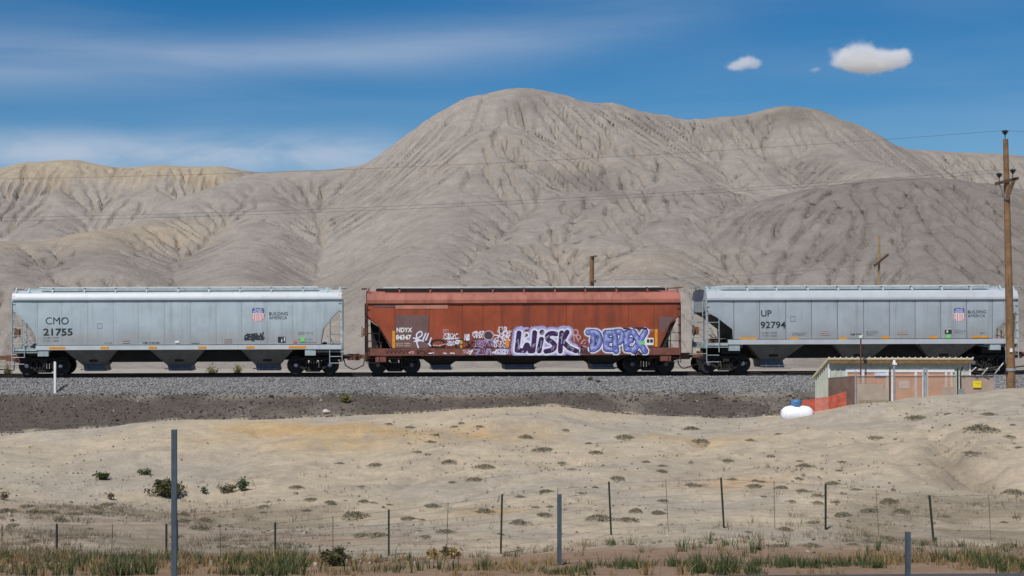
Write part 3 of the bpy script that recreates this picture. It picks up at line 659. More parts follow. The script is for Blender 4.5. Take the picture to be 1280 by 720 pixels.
# ---- lettering and marks on the cars
YL = -(HW+.026)
def put(car, XX, ZZ, name, txt, box, mat, off=0.0, y=YL, shear=0.0): return text_mesh(name, txt, (XX(box[0]), XX(box[2]), ZZ(box[3]), ZZ(box[1])), y, mat, car, off, shear)
def patch(car, XX, ZZ, name, rects, mat, y=YL, d=.006):
    m = MB()
    for a, b, c, e in rects: m.box(XX(a), XX(c), y-d/2, y+d/2, ZZ(e), ZZ(b))
    return m.build(name, mat, car)
M_blue = mat_plain('shield_blue', (.05, .08, .30), .5, var=.06); M_rd = mat_plain('shield_red', (.55, .10, .10), .5, var=.06); M_wt = mat_plain('shield_white', (.74, .72, .74), .5, var=.04)
M_green = mat_plain('green_tag', (.15, .62, .12), .6, var=.1); M_pink = mat_plain('faded_pink', (.46, .36, .34), .6, var=.1); M_pinkred = mat_plain('red_mark', (.6, .14, .12), .6)
def shield(car, XX, ZZ, x0, y0, x1, y1):
    s = Spray(XX(x0), XX(x1), ZZ(y1), ZZ(y0), .012); t = (s.X-s.x[0])/(XX(x1)-XX(x0)); v = 1-(s.Z-s.z[0])/(ZZ(y0)-ZZ(y1))
    half = np.where(v < .12, .34+v*1.0, np.where(v < .42, .46, .50)); half = np.where(v > .42, .50*np.sqrt(np.clip(1-((v-.42)/.60)**2.6, 0, 1)), half)
    ins = (np.abs(t-.5) < half) & (v > .02+.06*np.exp(-((np.abs(t-.5)-.22)/.06)**2)); top_ = v < .43
    s.L[ins & top_] = 1; s.L[ins & ~top_ & (np.floor(t*13) % 2 == 0)] = 2; s.L[ins & ~top_ & (np.floor(t*13) % 2 == 1)] = 3
    s.L[ins & (np.abs(v-.43) < .02)] = 3
    lg = s.build('shield_logo', [M_blue, M_rd, M_wt], car, lambda z: YL)
    w = x1-x0; h = y1-y0
    put(car, XX, ZZ, 'logo_lettering', 'UNION', (x0+w*.2, y0+h*.10, x1-w*.2, y0+h*.22), M_wt, .02, YL-.004)
    put(car, XX, ZZ, 'logo_lettering', 'PACIFIC', (x0+w*.12, y0+h*.25, x1-w*.12, y0+h*.39), M_wt, .02, YL-.004)
a = (car1, X1, Z1)
put(*a, 'reporting_mark', 'CMO', (57.3, 396, 86.3, 405), M_black, .0); put(*a, 'car_number', '21755', (54.4, 410, 91, 419), M_black, .022)
put(*a, 'capacity_lettering', 'LD LMT 219400', (54.5, 420.7, 73.5, 422.2), M_fine, .01); put(*a, 'capacity_lettering', 'LT WT   66600', (54.5, 424.2, 73.5, 425.9), M_fine, .01)
shield(*a, 315, 385, 330.8, 402); put(*a, 'slogan', 'BUILDING', (336.8, 390.5, 360, 394.6), M_black, .005); put(*a, 'slogan', 'AMERICA', (336.8, 395.6, 359, 399.6), M_black, 0)
patch(*a, 'reflector_stripe', [(62, 433, 82, 436)], M_orange, -(HW+.074)); patch(*a, 'reflector_stripe', [(126, 433, 136.5, 436)], M_orange, -(HW+.074)); patch(*a, 'reflector_stripe', [(186, 433, 196.5, 436)], M_orange, -(HW+.074))
for q in ((248, 433, 258.5, 436), (308, 433, 318.5, 436), (361, 433, 383, 436)): patch(*a, 'reflector_stripe', [q], M_orange, -(HW+.074))
put(*a, 'class_lettering', 'CM 7192106', (178.5, 427.4, 199.5, 429.3), M_black, .02); put(*a, 'inspection_lettering', 'BLT 8-96', (131, 427.3, 140, 429), M_fine, .01)
patch(*a, 'faded_stencil', [(153.5, 423.5, 161.5, 424.3), (153, 425.3, 162, 426.2), (153, 427.2, 162, 428.6)], M_pink); patch(*a, 'faded_stencil', [(280, 423.5, 289.5, 424.3), (280, 425.3, 290, 426.2), (280, 427.2, 290, 428.4)], M_pink)
patch(*a, 'small_plate', [(219, 426, 224.3, 429)], M_white); patch(*a, 'small_plate', [(220, 426.3, 224.3, 428.6)], M_white, YL-.01); patch(*a, 'faded_stencil', [(239, 426, 249, 429)], M_grey2)
patch(*a, 'inspection_panel', [(347.5, 421.3, 352.3, 428.3), (352.9, 421.3, 357, 428.3)], M_black); patch(*a, 'inspection_mark', [(351.8, 424.5, 353, 428), (355.2, 422, 356.3, 427)], M_white, YL-.006)
patch(*a, 'green_tag_mark', [(375.5, 422.6, 381, 427.5)], M_green); patch(*a, 'red_tag_mark', [(367, 426, 371, 429)], M_pinkred)
for r_, y in enumerate((415.2, 417.3, 424)): put(*a, 'maintenance_lettering', ('COTS  8 5 0 4', 'RPKD  CY  2', 'EMPTY  WT')[r_], (373, y, 391, y+1.5), M_fine, .01)
patch(*a, 'outlined_square', [(122, 404, 128, 404.4), (122, 409.6, 128, 410), (122, 404, 122.4, 410), (127.6, 404, 128, 410)], M_fine)
patch(*a, 'outlined_square', [(373, 428, 396, 428.4)], M_fine)
sp = Spray(X1(304), X1(333), Z1(428), Z1(414), .014); g_ = lambda pts: [(X1(220+x/5.333), Z1(340+y/5.333)) for x, y in pts]
for ln in ([(460,445),(462,425),(480,420),(478,440),(462,445)], [(485,440),(490,425),(500,440),(508,422)], [(512,440),(515,425),(528,424),(530,440),(514,440)], [(535,440),(540,418),(552,430),(536,432)], [(555,440),(566,412),(570,440)], [(582,404),(575,440),(588,438)], [(458,452),(520,448),(585,450)], [(505,455),(520,458)], [(475,415),(500,418),(540,412)], [(520,430),(545,440)]): sp.paint([g_(ln)], .032, 1)
sp.build('graffiti', [M_black], car1, lambda z: YL)

a = (car3, X3, Z3)
put(*a, 'reporting_mark', 'UP', (951.5, 387.3, 964.5, 395.3), M_black, .012); put(*a, 'car_number', '92794', (950.8, 401.5, 982, 410), M_black, .015)
put(*a, 'capacity_lettering', 'LD LMT 219400', (952, 414.6, 971, 416.4), M_fine, .01); put(*a, 'capacity_lettering', 'LT WT   66600', (952, 418, 971, 419.8), M_fine, .01)
shield(*a, 1192, 385, 1206, 402); put(*a, 'slogan', 'BUILDING', (1209.8, 388.3, 1232.5, 392.2), M_black, .005); put(*a, 'slogan', 'AMERICA', (1209.8, 393.4, 1231.5, 397), M_black, 0)
for q in ((924.5, 421.2, 946, 423.8), (987, 421.2, 998, 423.8), (1048.5, 421.2, 1059, 423.8), (1101.5, 420.6, 1112, 423.4), (1161.5, 420.6, 1172, 423.2), (1215, 420.2, 1236, 422.8)): patch(*a, 'reflector_stripe', [q], M_orange)
patch(*a, 'outlined_square', [(988, 395.2, 994, 395.6), (988, 401, 994, 401.4), (988, 395.2, 988.4, 401.4), (993.6, 395.2, 994, 401.4)], M_fine)
put(*a, 'class_lettering', 'CM 7193', (1063, 416.8, 1077, 418.8), M_black, .02)
for x0, x1, y, t in ((991, 1008, 415.3, 'KEEP OFF'), (990, 1006, 417.2, 'NO HUMPING'), (1082, 1097.5, 413.5, 'TO LOAD CAR'), (1082, 1096.5, 415.6, 'OPEN ALL HATCH'), (1082, 1092, 417.7, 'COVERS'), (1193, 1207, 413, 'COTS 8 5 04'), (1193, 1205, 415.2, 'RPKD CY 2'), (1225, 1231.5, 416, 'EMPTY')): put(*a, 'maintenance_lettering', t, (x0, y, x1, y+1.4), M_fine, .01)
patch(*a, 'faded_stencil', [(1027, 413, 1036, 413.9), (1026, 415.2, 1037, 416.2), (1026, 417.4, 1037, 418.4)], M_pink); patch(*a, 'faded_stencil', [(1122, 412.5, 1133, 413.4), (1121.5, 414.7, 1133.5, 415.7), (1121.5, 416.9, 1133.5, 417.9)], M_pink)
patch(*a, 'inspection_panel', [(1181, 412.3, 1189.5, 417.3)], M_black); patch(*a, 'inspection_mark', [(1180.5, 411.7, 1189.8, 412.2), (1183, 413.5, 1185, 416)], M_white, YL-.006); patch(*a, 'green_tag_mark', [(1182.8, 418.7, 1188, 423)], M_green)

a = (car2, X2, Z2)
M_patchg = mat_plain('grey_repaint', (.145, .082, .078), .6, var=.12, scale=1.5); M_patchp = mat_plain('pink_repaint', (.42, .18, .13), .6, var=.12, scale=1.5)
patch(*a, 'repainted_panel', [(494.6, 393.2, 536, 434.6)], M_patchg, YL+.004); patch(*a, 'repainted_strip', [(494.4, 380.6, 560, 385.6)], M_patchp, YL+.004); patch(*a, 'repainted_strip', [(467, 381, 494, 383.6)], M_patchg, YL+.004)
put(*a, 'reporting_mark', 'NDYX', (495.8, 409, 515.5, 414.8), M_white, .035); put(*a, 'car_number', '84347', (495, 418, 514.2, 424.2), M_white, .035)
M_cream = mat_plain('cream_stencil', (.55, .42, .30), .6)
put(*a, 'capacity_lettering', 'LD LMT 198000', (495, 428, 513, 429.8), M_cream, .02); put(*a, 'capacity_lettering', 'LT WT  65000', (495, 430.6, 513, 432.4), M_cream, .02)
patch(*a, 'reflector_stripe', [(490.4, 413, 494, 434.4)], M_orange); patch(*a, 'reflector_stripe', [(818.3, 412, 822, 434)], M_orange)
patch(*a, 'inspection_panel', [(806.2, 422.8, 817, 432)], M_white); patch(*a, 'inspection_mark', [(808.5, 424.6, 811.8, 428.8), (812.6, 424.6, 816, 428.8)], M_black, YL-.006); patch(*a, 'green_tag_mark', [(800.6, 427, 805.5, 431.3)], M_green, YL-.02)
put(*a, 'maintenance_lettering', 'COTS 3 98', (810, 412, 816.5, 415.5), M_cream, .02)
m_top = mat_plain('top_chord_shade_red', (.085, .024, .017), .7, var=.3, scale=2); patch(*a, 'shaded_top_chord', [(461, 375.2, 849, 379.8)], m_top, -(HW+.03), .05)  # top chord strip painted dark to stand in for the eave's shade
def plate(car, XX, ZZ, name, pts, y0, y1, mat):
    k_ = len(pts); v = [(XX(u), y, ZZ(p)) for y in (y0, y1) for u, p in pts]
    return pydata(name, v, [tuple(range(k_)), tuple(range(2*k_-1, k_-1, -1))]+[(i, i+k_, (i+1) % k_+k_, (i+1) % k_) for i in range(k_)], mat, car)
plate(*a, 'end_shade_plate', [(464, 401), (474, 408), (490.6, 436), (466, 436), (465, 420)], .55, .62, M_dark)  # added black plates: painted shade filling the gaps below the end slopes
plate(*a, 'end_shade_plate', [(846, 401), (838, 407), (824.5, 436), (831, 436), (842, 410)], -1.45, 1.45, M_dark)
plate(*a, 'repainted_panel', [(824.5, 396), (844, 397), (837, 405.5), (829.5, 417), (824, 413)], YL+.001, YL+.007, M_patchg)
zsill = Z2(435.2)
yf = lambda z: -(HW+.030) if z > zsill else -(HW+.076)
yf2 = lambda z: -(HW+.034) if z > zsill else -(HW+.080)
M_lav = mat_plain('lavender_spray', (.36, .34, .60), .6, var=.12, scale=2); M_wsp = mat_plain('white_spray', (.66, .66, .76), .6, var=.08); M_pur = mat_plain('purple_spray', (.036, .014, .066), .55, var=.25, scale=3)
M_bl1 = mat_plain('blue_spray', (.12, .15, .42), .6, var=.3, scale=3); M_bl2 = mat_plain('pale_blue_spray', (.30, .34, .60), .6, var=.2, scale=3); M_navy = mat_plain('navy_spray', (.018, .02, .07), .55, var=.2)
M_bk = mat_plain('black_spray', (.025, .016, .018), .6); M_pk = mat_plain('pink_spray', (.50, .28, .30), .6); M_og = mat_plain('orange_spray', (.62, .22, .05), .6); M_gold = mat_plain('gold_spray', (.5, .33, .03), .6)
c7 = lambda pts: [(X2(620+x/5.818), Z2(390+y/5.818)) for x, y in pts]
def curve(pts, n=5):      # rounded stroke
    o = []
    for i in range(len(pts)-1):
        p0 = pts[max(i-1, 0)]; p1 = pts[i]; p2 = pts[i+1]; p3 = pts[min(i+2, len(pts)-1)]
        for k in range(n):
            t = k/n; o.append(tuple(.5*((2*p1[d])+(-p0[d]+p2[d])*t+(2*p0[d]-5*p1[d]+4*p2[d]-p3[d])*t*t+(-p0[d]+3*p1[d]-3*p2[d]+p3[d])*t**3) for d in (0, 1)))
    return o+[pts[-1]]
u5 = 1/5.818/PX
wisk = [[(168,152),(152,278)], [(155,278),(205,282)], [(205,282),(222,240)], [(228,240),(246,284)], [(246,284),(268,282)], [(270,280),(282,150)], [(331,198),(312,284)], [(336,146),(334,150)],
        curve([(436,160),(400,156),(374,174),(382,204),(412,222),(428,248),(408,276),(362,286)]), [(478,152),(466,286)], [(518,148),(480,215)], [(484,212),(530,262)], [(530,262),(580,284)]]
sp = Spray(X2(636), X2(725), Z2(444.4), Z2(404), .016)
sp.paint([c7(l) for l in wisk], 52*u5, 1, rng.random(sp.X.shape) < .16); sp.paint([c7(l) for l in wisk], 47*u5, 1, rng.random(sp.X.shape) < .4)
for r_, k_ in ((43, 1), (31, 2)): sp.paint([c7(l) for l in wisk], r_*u5, k_)
sp.paint([c7(l) for l in ([(150,128),(185,110)], [(170,125),(230,118)], [(290,112),(350,120)], [(470,115),(495,108),(520,140)], [(590,290),(600,300)], [(180,300),(215,306)])], 9*u5, 1)
wornp = (np.sin(sp.X*7+sp.Z*5)+np.sin(sp.X*17-sp.Z*12+1) > -1.2) | (rng.random(sp.X.shape) < .8)
for ids in ((0, 1, 2, 3, 4, 5), (8,), (6,), (7,), (9, 10, 11, 12)):      # letter by letter, each edged in white over the one before
    sp.paint([c7(wisk[i]) for i in ids], 26*u5, 2); sp.paint([c7(wisk[i]) for i in ids], 18*u5, 3, wornp)
sp.paint([c7(curve([(203,222),(206,165),(228,150),(240,175),(215,195),(232,212)]))], 7*u5, 2)
for l in ([(160,200),(168,270)], [(330,210),(325,260)], [(385,170),(375,185)], [(480,180),(476,230)], [(540,258),(560,272)], [(262,170),(256,230)]): sp.paint([c7(l)], 3*u5, 1)
sp.build('graffiti', [M_lav, M_wsp, M_pur], car2, yf)
depex = [curve([(672,150),(735,155),(756,205),(735,255),(700,272)]), [(712,165),(698,268)], [(836,152),(800,155)], [(806,155),(800,268)], [(800,268),(838,272)], [(805,210),(832,206)], [(872,285),(862,152)], curve([(862,150),(905,148),(922,185),(900,220),(872,222)]),
         [(980,150),(948,155)], [(950,155),(948,272)], [(948,272),(990,274)], [(950,214),(982,208)], [(1000,150),(1082,288)], [(1085,148),(1045,215)], [(1045,215),(1000,285)]]
sp = Spray(X2(726), X2(815), Z2(444.4), Z2(408), .016)
sp.paint([c7(l) for l in depex], 37*u5, 1, rng.random(sp.X.shape) < .2); sp.paint([c7(l) for l in depex], 33*u5, 1, rng.random(sp.X.shape) < .4)
for r_, k_ in ((30, 1), (23, 2)): sp.paint([c7(l) for l in depex], r_*u5, k_)
sp.paint([c7(l) for l in depex], 17*u5, 3); sp.paint([c7([(x-4, y-5) for x, y in l]) for l in depex], 10*u5, 4, fb := (np.sin(sp.X*9+sp.Z*14)+np.sin(sp.X*23-sp.Z*8) > -.35))
sp.paint([c7(l) for l in ([(1000,120),(1095,122)], [(1010,310),(1030,290),(1060,308)], [(930,122),(975,128)])], 6*u5, 2)
sp.build('graffiti', [M_wsp, M_navy, M_bl1, M_bl2], car2, yf)
# small tags to the left of the big letters
c6 = lambda pts: [(X2(480+x/7.111), Z2(370+y/7.111)) for x, y in pts]; u6 = 1/7.111/PX
sp = Spray(X2(514), X2(640), Z2(444.4), Z2(406), .014)
def ell(cx, cy, rx, ry): return [(cx+rx*math.cos(t), cy+ry*math.sin(t)) for t in np.linspace(0, 6.2832, 22)]
def P6(k, w, *ls):
    for l in ls: sp.paint([c6(l)], w*u6, k)
P6(2, 6, ell(480, 420, 64, 34), ell(690, 424, 62, 38), [(372,395),(420,440)], [(640,390),(640,460)], [(760,440),(800,385),(830,400)]); P6(3, 5, [(480,440),(545,425)], [(440,435),(500,440)])
P6(1, 6, curve([(300,395),(290,340),(325,312),(340,340),(300,372),(262,370)]), [(270,400),(330,392)], [(285,385),(305,455)], [(310,385),(350,400)], [(372,330),(348,385)], [(396,332),(372,388)], [(420,370),(405,415)], [(395,420),(415,440)])
P6(3, 3, [(530,298),(572,298),(572,330),(530,330),(530,298)], [(542,305),(550,318),(560,305)])
r6 = random.Random(5)
def scrib(x0, y0, x1, y1, n, k, w):
    for rep in range(max(2, n//3)):          # a few looping strokes, each a letter or so wide
        cx_ = x0+(x1-x0)*(rep+.5)/max(2, n//3); ww = (x1-x0)/max(2, n//3)*.62; ym = (y0+y1)/2; hh_ = (y1-y0)*.5
        t0 = r6.uniform(0, 6); fx_ = r6.choice((1, 1.5, 2)); fy_ = r6.choice((1, 2, 3)); ph = r6.uniform(0, 3)
        P6(k, w*.55, [(cx_+ww*math.sin(fx_*t+t0)+.25*ww*math.sin(3.3*t), ym+hh_*math.cos(fy_*t*.8+ph)) for t in np.linspace(0, 5.2, 26)])
        P6(k, w*.55, [(cx_+r6.uniform(-1, 1)*ww, y0-r6.uniform(-4, 6)), (cx_+r6.uniform(-1, 1)*ww*.6, y1+r6.uniform(-6, 6))])
scrib(540, 332, 650, 385, 9, 1, 5); scrib(530, 372, 660, 382, 4, 1, 4); scrib(560, 400, 625, 438, 7, 1, 6); scrib(640, 392, 672, 425, 4, 1, 6); scrib(718, 340, 760, 390, 5, 1, 6); scrib(790, 312, 880, 372, 9, 1, 6); scrib(795, 330, 870, 350, 5, 3, 4)
P6(3, 6, ell(930, 350, 44, 40)); sp.paint([c6([(930, 350)])], 36*u6, 6)
scrib(800, 395, 900, 455, 10, 4, 5); scrib(890, 385, 990, 450, 9, 4, 4); scrib(960, 400, 1080, 455, 10, 1, 4); scrib(985, 345, 1110, 395, 10, 1, 6); scrib(1020, 275, 1085, 340, 7, 1, 6); scrib(1060, 310, 1130, 420, 6, 1, 5); scrib(890, 400, 960, 460, 6, 5, 4)
P6(7, 11, [(1095,380),(1090,440)], [(1105,400),(1100,450)]); P6(8, 9, [(688,400),(688,416)], [(686,440),(688,456)]); P6(5, 4, [(770,400),(780,450)], [(800,395),(830,440)])
scrib(800, 470, 960, 520, 12, 4, 5); scrib(850, 470, 900, 515, 4, 5, 5); scrib(975, 475, 1090, 515, 10, 1, 8); scrib(1000, 470, 1120, 520, 9, 4, 4); scrib(745, 478, 785, 515, 5, 1, 4); scrib(700, 478, 745, 512, 4, 3, 4)
P6(1, 5, [(400,507),(440,503)], [(530,505),(552,508)], [(590,505),(625,507)]); scrib(300, 480, 420, 515, 6, 2, 3)
sp.build('graffiti', [M_wsp, M_bk, M_pk, M_lav, mat_plain('plum_spray', (.16, .03, .05), .6), mat_plain('smoke_spray', (.05, .045, .045), .6), M_og, M_gold], car2, yf2)
sp = Spray(X2(695), X2(740), Z2(444.4), Z2(410), .014)
for l in (ell(578, 150, 18, 20), [(565,170),(570,215)], [(580,175),(600,215)], ell(600, 185, 14, 16), curve([(620,230),(640,205),(655,220),(630,245),(655,255)])): sp.paint([c7(l)], 5*u5, 1)
for l in ([(590,225),(610,250)], curve([(600,250),(640,240),(670,250)]), curve([(640,215),(668,225),(672,245)])): sp.paint([c7(l)], 6*u5, 2)
for l in ([(600,275),(600,300)], [(612,300),(618,275),(630,300)], [(640,300),(642,275)], [(655,275),(655,300),(680,298),(684,275)]): sp.paint([c7(l)], 4*u5, 3)
sp.build('graffiti', [M_pk, mat_plain('wine_spray', (.20, .05, .07), .6), M_navy], car2, yf2)
sp = Spray(X2(462), X2(520), Z2(443.5), Z2(435.4), .014)
for i in range(7):
    x = 482+i*5.2; sp.paint([[(X2(x), Z2(437+r6.random()*2)), (X2(x+2), Z2(441)), (X2(x+3.5), Z2(437.5))]], .02, 1)
sp.paint([[(X2(511), Z2(440.5)), (X2(514), Z2(438.5)), (X2(517), Z2(439)), (X2(517), Z2(441)), (X2(511), Z2(440.5))]], .022, 2)
sp.build('graffiti', [M_bk, M_pk], car2, lambda z: -(HW+.074))
# loose ballast stones on the shoulder
mb = MB(); sv = np.array([(-1,-1,-1),(1,-1,-1),(1,1,-1),(-1,1,-1),(-1,-1,1),(1,-1,1),(1,1,1),(-1,1,1)], float)*.5
V = []; Fc = []; q6 = [(3,2,1,0),(4,5,6,7),(0,1,5,4),(1,2,6,5),(2,3,7,6),(3,0,4,7)]
for i in range(25000):
    y = 74.75-rng.random()*1.85+rng.normal(0, .12); x = rng.uniform(-22, 42); sz = rng.uniform(.04, .095)
    z = gz(x, y); rot = np.array(Matrix.Rotation(rng.uniform(0, 6.3), 3, Vector(rng.normal(size=3)).normalized()))
    p = (sv*(1+rng.uniform(-.35, .35, (8, 3))))*sz*rng.uniform(.6, 1.1, 3); p = p @ rot.T+np.array((x, y, z+sz*.12)); o = len(V); V += p.tolist(); Fc += [tuple(k+o for k in f) for f in q6]
m = bpy.data.materials.new('ballast_stones'); n, b = bsdf(m); geo = n.new('ShaderNodeNewGeometry'); rr = n.new('ShaderNodeValToRGB'); n.l.new(geo.outputs['Random Per Island'], rr.inputs[0])
rr.color_ramp.elements[0].color = (.12, .117, .115, 1); rr.color_ramp.elements[1].color = (.27, .265, .26, 1); e_ = rr.color_ramp.elements.new(.5); e_.color = (.20, .197, .195, 1)
n.l.new(rr.outputs[0], b.inputs['Base Color']); b.inputs['Roughness'].default_value = .9
tag(pydata('ballast_stones', V, Fc, m), kind='stuff')

V = []; Fc = []
for i in range(11000):
    y = 73.1-rng.random()**1.3*8; x = rng.uniform(-22, 42); z = gz(x, y)
    if y < 72 and z > float(emb(np.array([x]), np.array([y]))[0])+.30: continue
    sz = rng.uniform(.03, .09)*(1.7 if rng.random() < .04 else 1); rot = np.array(Matrix.Rotation(rng.uniform(0, 6.3), 3, Vector(rng.normal(size=3)).normalized()))
    p = (sv*(1+rng.uniform(-.35, .35, (8, 3))))*sz*rng.uniform(.6, 1.1, 3); p = p @ rot.T+np.array((x, y, z+sz*.12)); o = len(V); V += p.tolist(); Fc += [tuple(k+o for k in f) for f in q6]
m = bpy.data.materials.new('cinder_stones'); n, b = bsdf(m); geo = n.new('ShaderNodeNewGeometry'); rr = n.new('ShaderNodeValToRGB'); n.l.new(geo.outputs['Random Per Island'], rr.inputs[0])
rr.color_ramp.elements[0].color = (.03, .027, .025, 1); rr.color_ramp.elements[1].color = (.26, .235, .21, 1); e_ = rr.color_ramp.elements.new(.6); e_.color = (.085, .075, .067, 1); e_ = rr.color_ramp.elements.new(.9); e_.color = (.13, .115, .10, 1)
n.l.new(rr.outputs[0], b.inputs['Base Color']); b.inputs['Roughness'].default_value = .9
tag(pydata('cinder_stones', V, Fc, m), kind='stuff')
# ================================================================ road edge, shed, tank, fences, poles
M_road = mat_plain('asphalt', (.060, .056, .058), .9, var=.2, scale=8)
rd = pydata('road', [(-60, -12, -3.598), (60, -12, -3.598), (60, 21.5, -3.598), (ux(1280, 20.45), 20.47, -3.598), (ux(900, 20.3), 20.3, -3.598), (ux(640, 19.4), 19.4, -3.598), (-60, 18.2, -3.598)], [(0, 1, 2, 3, 4, 5, 6)], M_road); tag(rd, kind='structure')
M_steel = mat_plain('galvanised_steel', (.30, .33, .36), .5, .3, var=.15)
M_post = mat_plain('weathered_blue_grey_steel', (.075, .098, .118), .6, .2, var=.2, scale=5)
M_tpost = mat_plain('dark_green_tpost', (.022, .026, .018), .7, var=.3)
M_wire = mat_plain('wire', (.13, .12, .11), .6, .4)
M_wood = mat_plain('pole_wood', (.20, .115, .055), .85, var=.25, scale=3, streak=((.09, .055, .032), 9, .6, .48), bump=.5, bscale=12)
M_woodd = mat_plain('dark_crossarm_wood', (.10, .065, .04), .85, var=.3)
M_insul = mat_plain('brown_porcelain', (.02, .022, .026), .25)
M_wline = mat_plain('line_wire', (.09, .085, .085), .5, .3)
def pt(u, py, Y): return Vector((ux(u, Y), Y, pz(py, Y)))

# ---- shed: lean-to with white framed salmon panels
FY = 66.0; xa, xb = ux(1036, FY), ux(1212.5, FY); yb = FY+1.85; zt, zr = pz(452.5, FY), pz(472, FY+1.85); zb = pz(522, FY)-.5
M_shed = mat_plain('pale_sage_metal', (.50, .52, .44), .6, var=.08, scale=2, streak=((.33, .33, .26), 4, .3, .55))
M_roofm = mat_plain('cream_roof_metal', (.66, .60, .43), .5, var=.08); M_fasc = mat_plain('brown_fascia', (.20, .12, .05), .7, var=.25)
M_salm = mat_plain('salmon_panel', (.66, .30, .16), .7, var=.1, scale=2, streak=((.52, .27, .18), 3, .4, .5)); M_trimw = mat_plain('white_trim', (.72, .73, .74), .6, var=.05)
shed = empty('shed', ((xa+xb)/2, FY, zb)); tag(shed, 'small sage green metal shed with cream roof edge below the last car', 'shed')
def S(o): o.location = -Vector(shed.location) if o.parent is shed else o.location; return o
sx_ = Vector(shed.location)
def sb(x0, x1, y0, y1, z0, z1): return MB().box(x0-sx_.x, x1-sx_.x, y0-sx_.y, y1-sx_.y, z0-sx_.z, z1-sx_.z)
w = MB(); L = lambda x, y, z: (x-sx_.x, y-sx_.y, z-sx_.z)
w.add([L(xa, FY, zb), L(xb, FY, zb), L(xb, yb, zb), L(xa, yb, zb), L(xa, FY, zt), L(xb, FY, zt), L(xb, yb, zr), L(xa, yb, zr)], [(3,2,1,0),(4,5,6,7),(0,1,5,4),(1,2,6,5),(2,3,7,6),(3,0,4,7)])
for i in range(27):          # standing ribs of the sheeting
    x = xa+.04+i*(xb-xa-.08)/26; w.box(x-.022-sx_.x, x+.022-sx_.x, FY-.028-sx_.y, FY+.02-sx_.y, zb-sx_.z, zt-.02-sx_.z)
for i in range(7):
    y = FY+.08+i*(yb-FY-.14)/6; w.box(xa-.03-sx_.x, xa+.02-sx_.x, y-.025-sx_.y, y+.025-sx_.y, zb-sx_.z, zt+(zr-zt)*(y-FY)/(yb-FY)-.03-sx_.z)
w.build('wall', M_shed, shed)
def slab(y0, y1, dz0, dz1, x0, x1):
    sl = (zr-zt)/(yb-FY); m = MB()
    m.add([L(x0, y0, zt+sl*(y0-FY)+dz0), L(x1, y0, zt+sl*(y0-FY)+dz0), L(x1, y1, zt+sl*(y1-FY)+dz0), L(x0, y1, zt+sl*(y1-FY)+dz0), L(x0, y0, zt+sl*(y0-FY)+dz1), L(x1, y0, zt+sl*(y0-FY)+dz1), L(x1, y1, zt+sl*(y1-FY)+dz1), L(x0, y1, zt+sl*(y1-FY)+dz1)], [(3,2,1,0),(4,5,6,7),(0,1,5,4),(1,2,6,5),(2,3,7,6),(3,0,4,7)]); return m
r_ = slab(FY-.22, yb+.16, .03, .10, xa-.10, xb+.06)
for i in range(26): 
    x = xa-.06+i*(xb-xa+.1)/25; sl = (zr-zt)/(yb-FY); r_.bar(L(x, FY-.23, zt-sl*.23+.115), L(x, yb+.15, zt+sl*(yb+.15-FY)+.115), .05, .05)
roof = r_.build('roof', M_roofm, shed)
sb(xa-.09, xb+.05, FY-.20, FY-.16, zt-.06, zt+.05+.06).build('fascia', M_fasc, shed)
sb(xa-.035, xa+.05, FY-.05, FY-.03, zb, zt-.03).build('corner_trim', M_trimw, shed); sb(xb-.05, xb+.02, FY-.05, FY-.03, zb, zt-.03).build('corner_trim', M_trimw, shed)
ftop = pz(462, FY); xf0, xf1 = ux(1056.5, FY), ux(1192, FY)
sb(xf0, xf1, FY-.075, FY-.03, pz(465.3, FY), ftop).build('header_trim', M_trimw, shed)
for u0, u1 in ((1056.5, 1058.8), (1076, 1079.5), (1106.5, 1110), (1113.5, 1117.2), (1142.5, 1145.6), (1152.3, 1155.5), (1157.5, 1159.5), (1180.5, 1183), (1187.3, 1190)): sb(ux(u0, FY), ux(u1, FY), FY-.07, FY-.03, zb, pz(465.3, FY)-.002).build('post_trim', M_trimw, shed)
for u0, u1 in ((1059, 1075.8), (1079.7, 1106.3), (1110.2, 1113.3), (1117.4, 1142.3), (1145.8, 1152.1), (1159.7, 1180.3), (1183.2, 1187.1)):
    d = sb(ux(u0, FY)+.004, ux(u1, FY)-.004, FY-.055, FY-.031, zb, pz(465.6 if u1-u0 < 15 else 466.6, FY)-.004); d.build('door' if u1-u0 > 15 else 'panel', M_salm, shed)
M_notice = mat_plain('white_notice', (.72, .71, .70), .6, var=.08)
sb(ux(1123, FY), ux(1136, FY), FY-.075, FY-.056, pz(485.5, FY), pz(476, FY)).build('notice', M_notice, shed)
sb(ux(1092, FY), ux(1106, FY), FY-.12, FY-.09, pz(470, FY), pz(466, FY)).build('notice', mat_plain('pale_blue_notice', (.62, .66, .76), .6), shed)

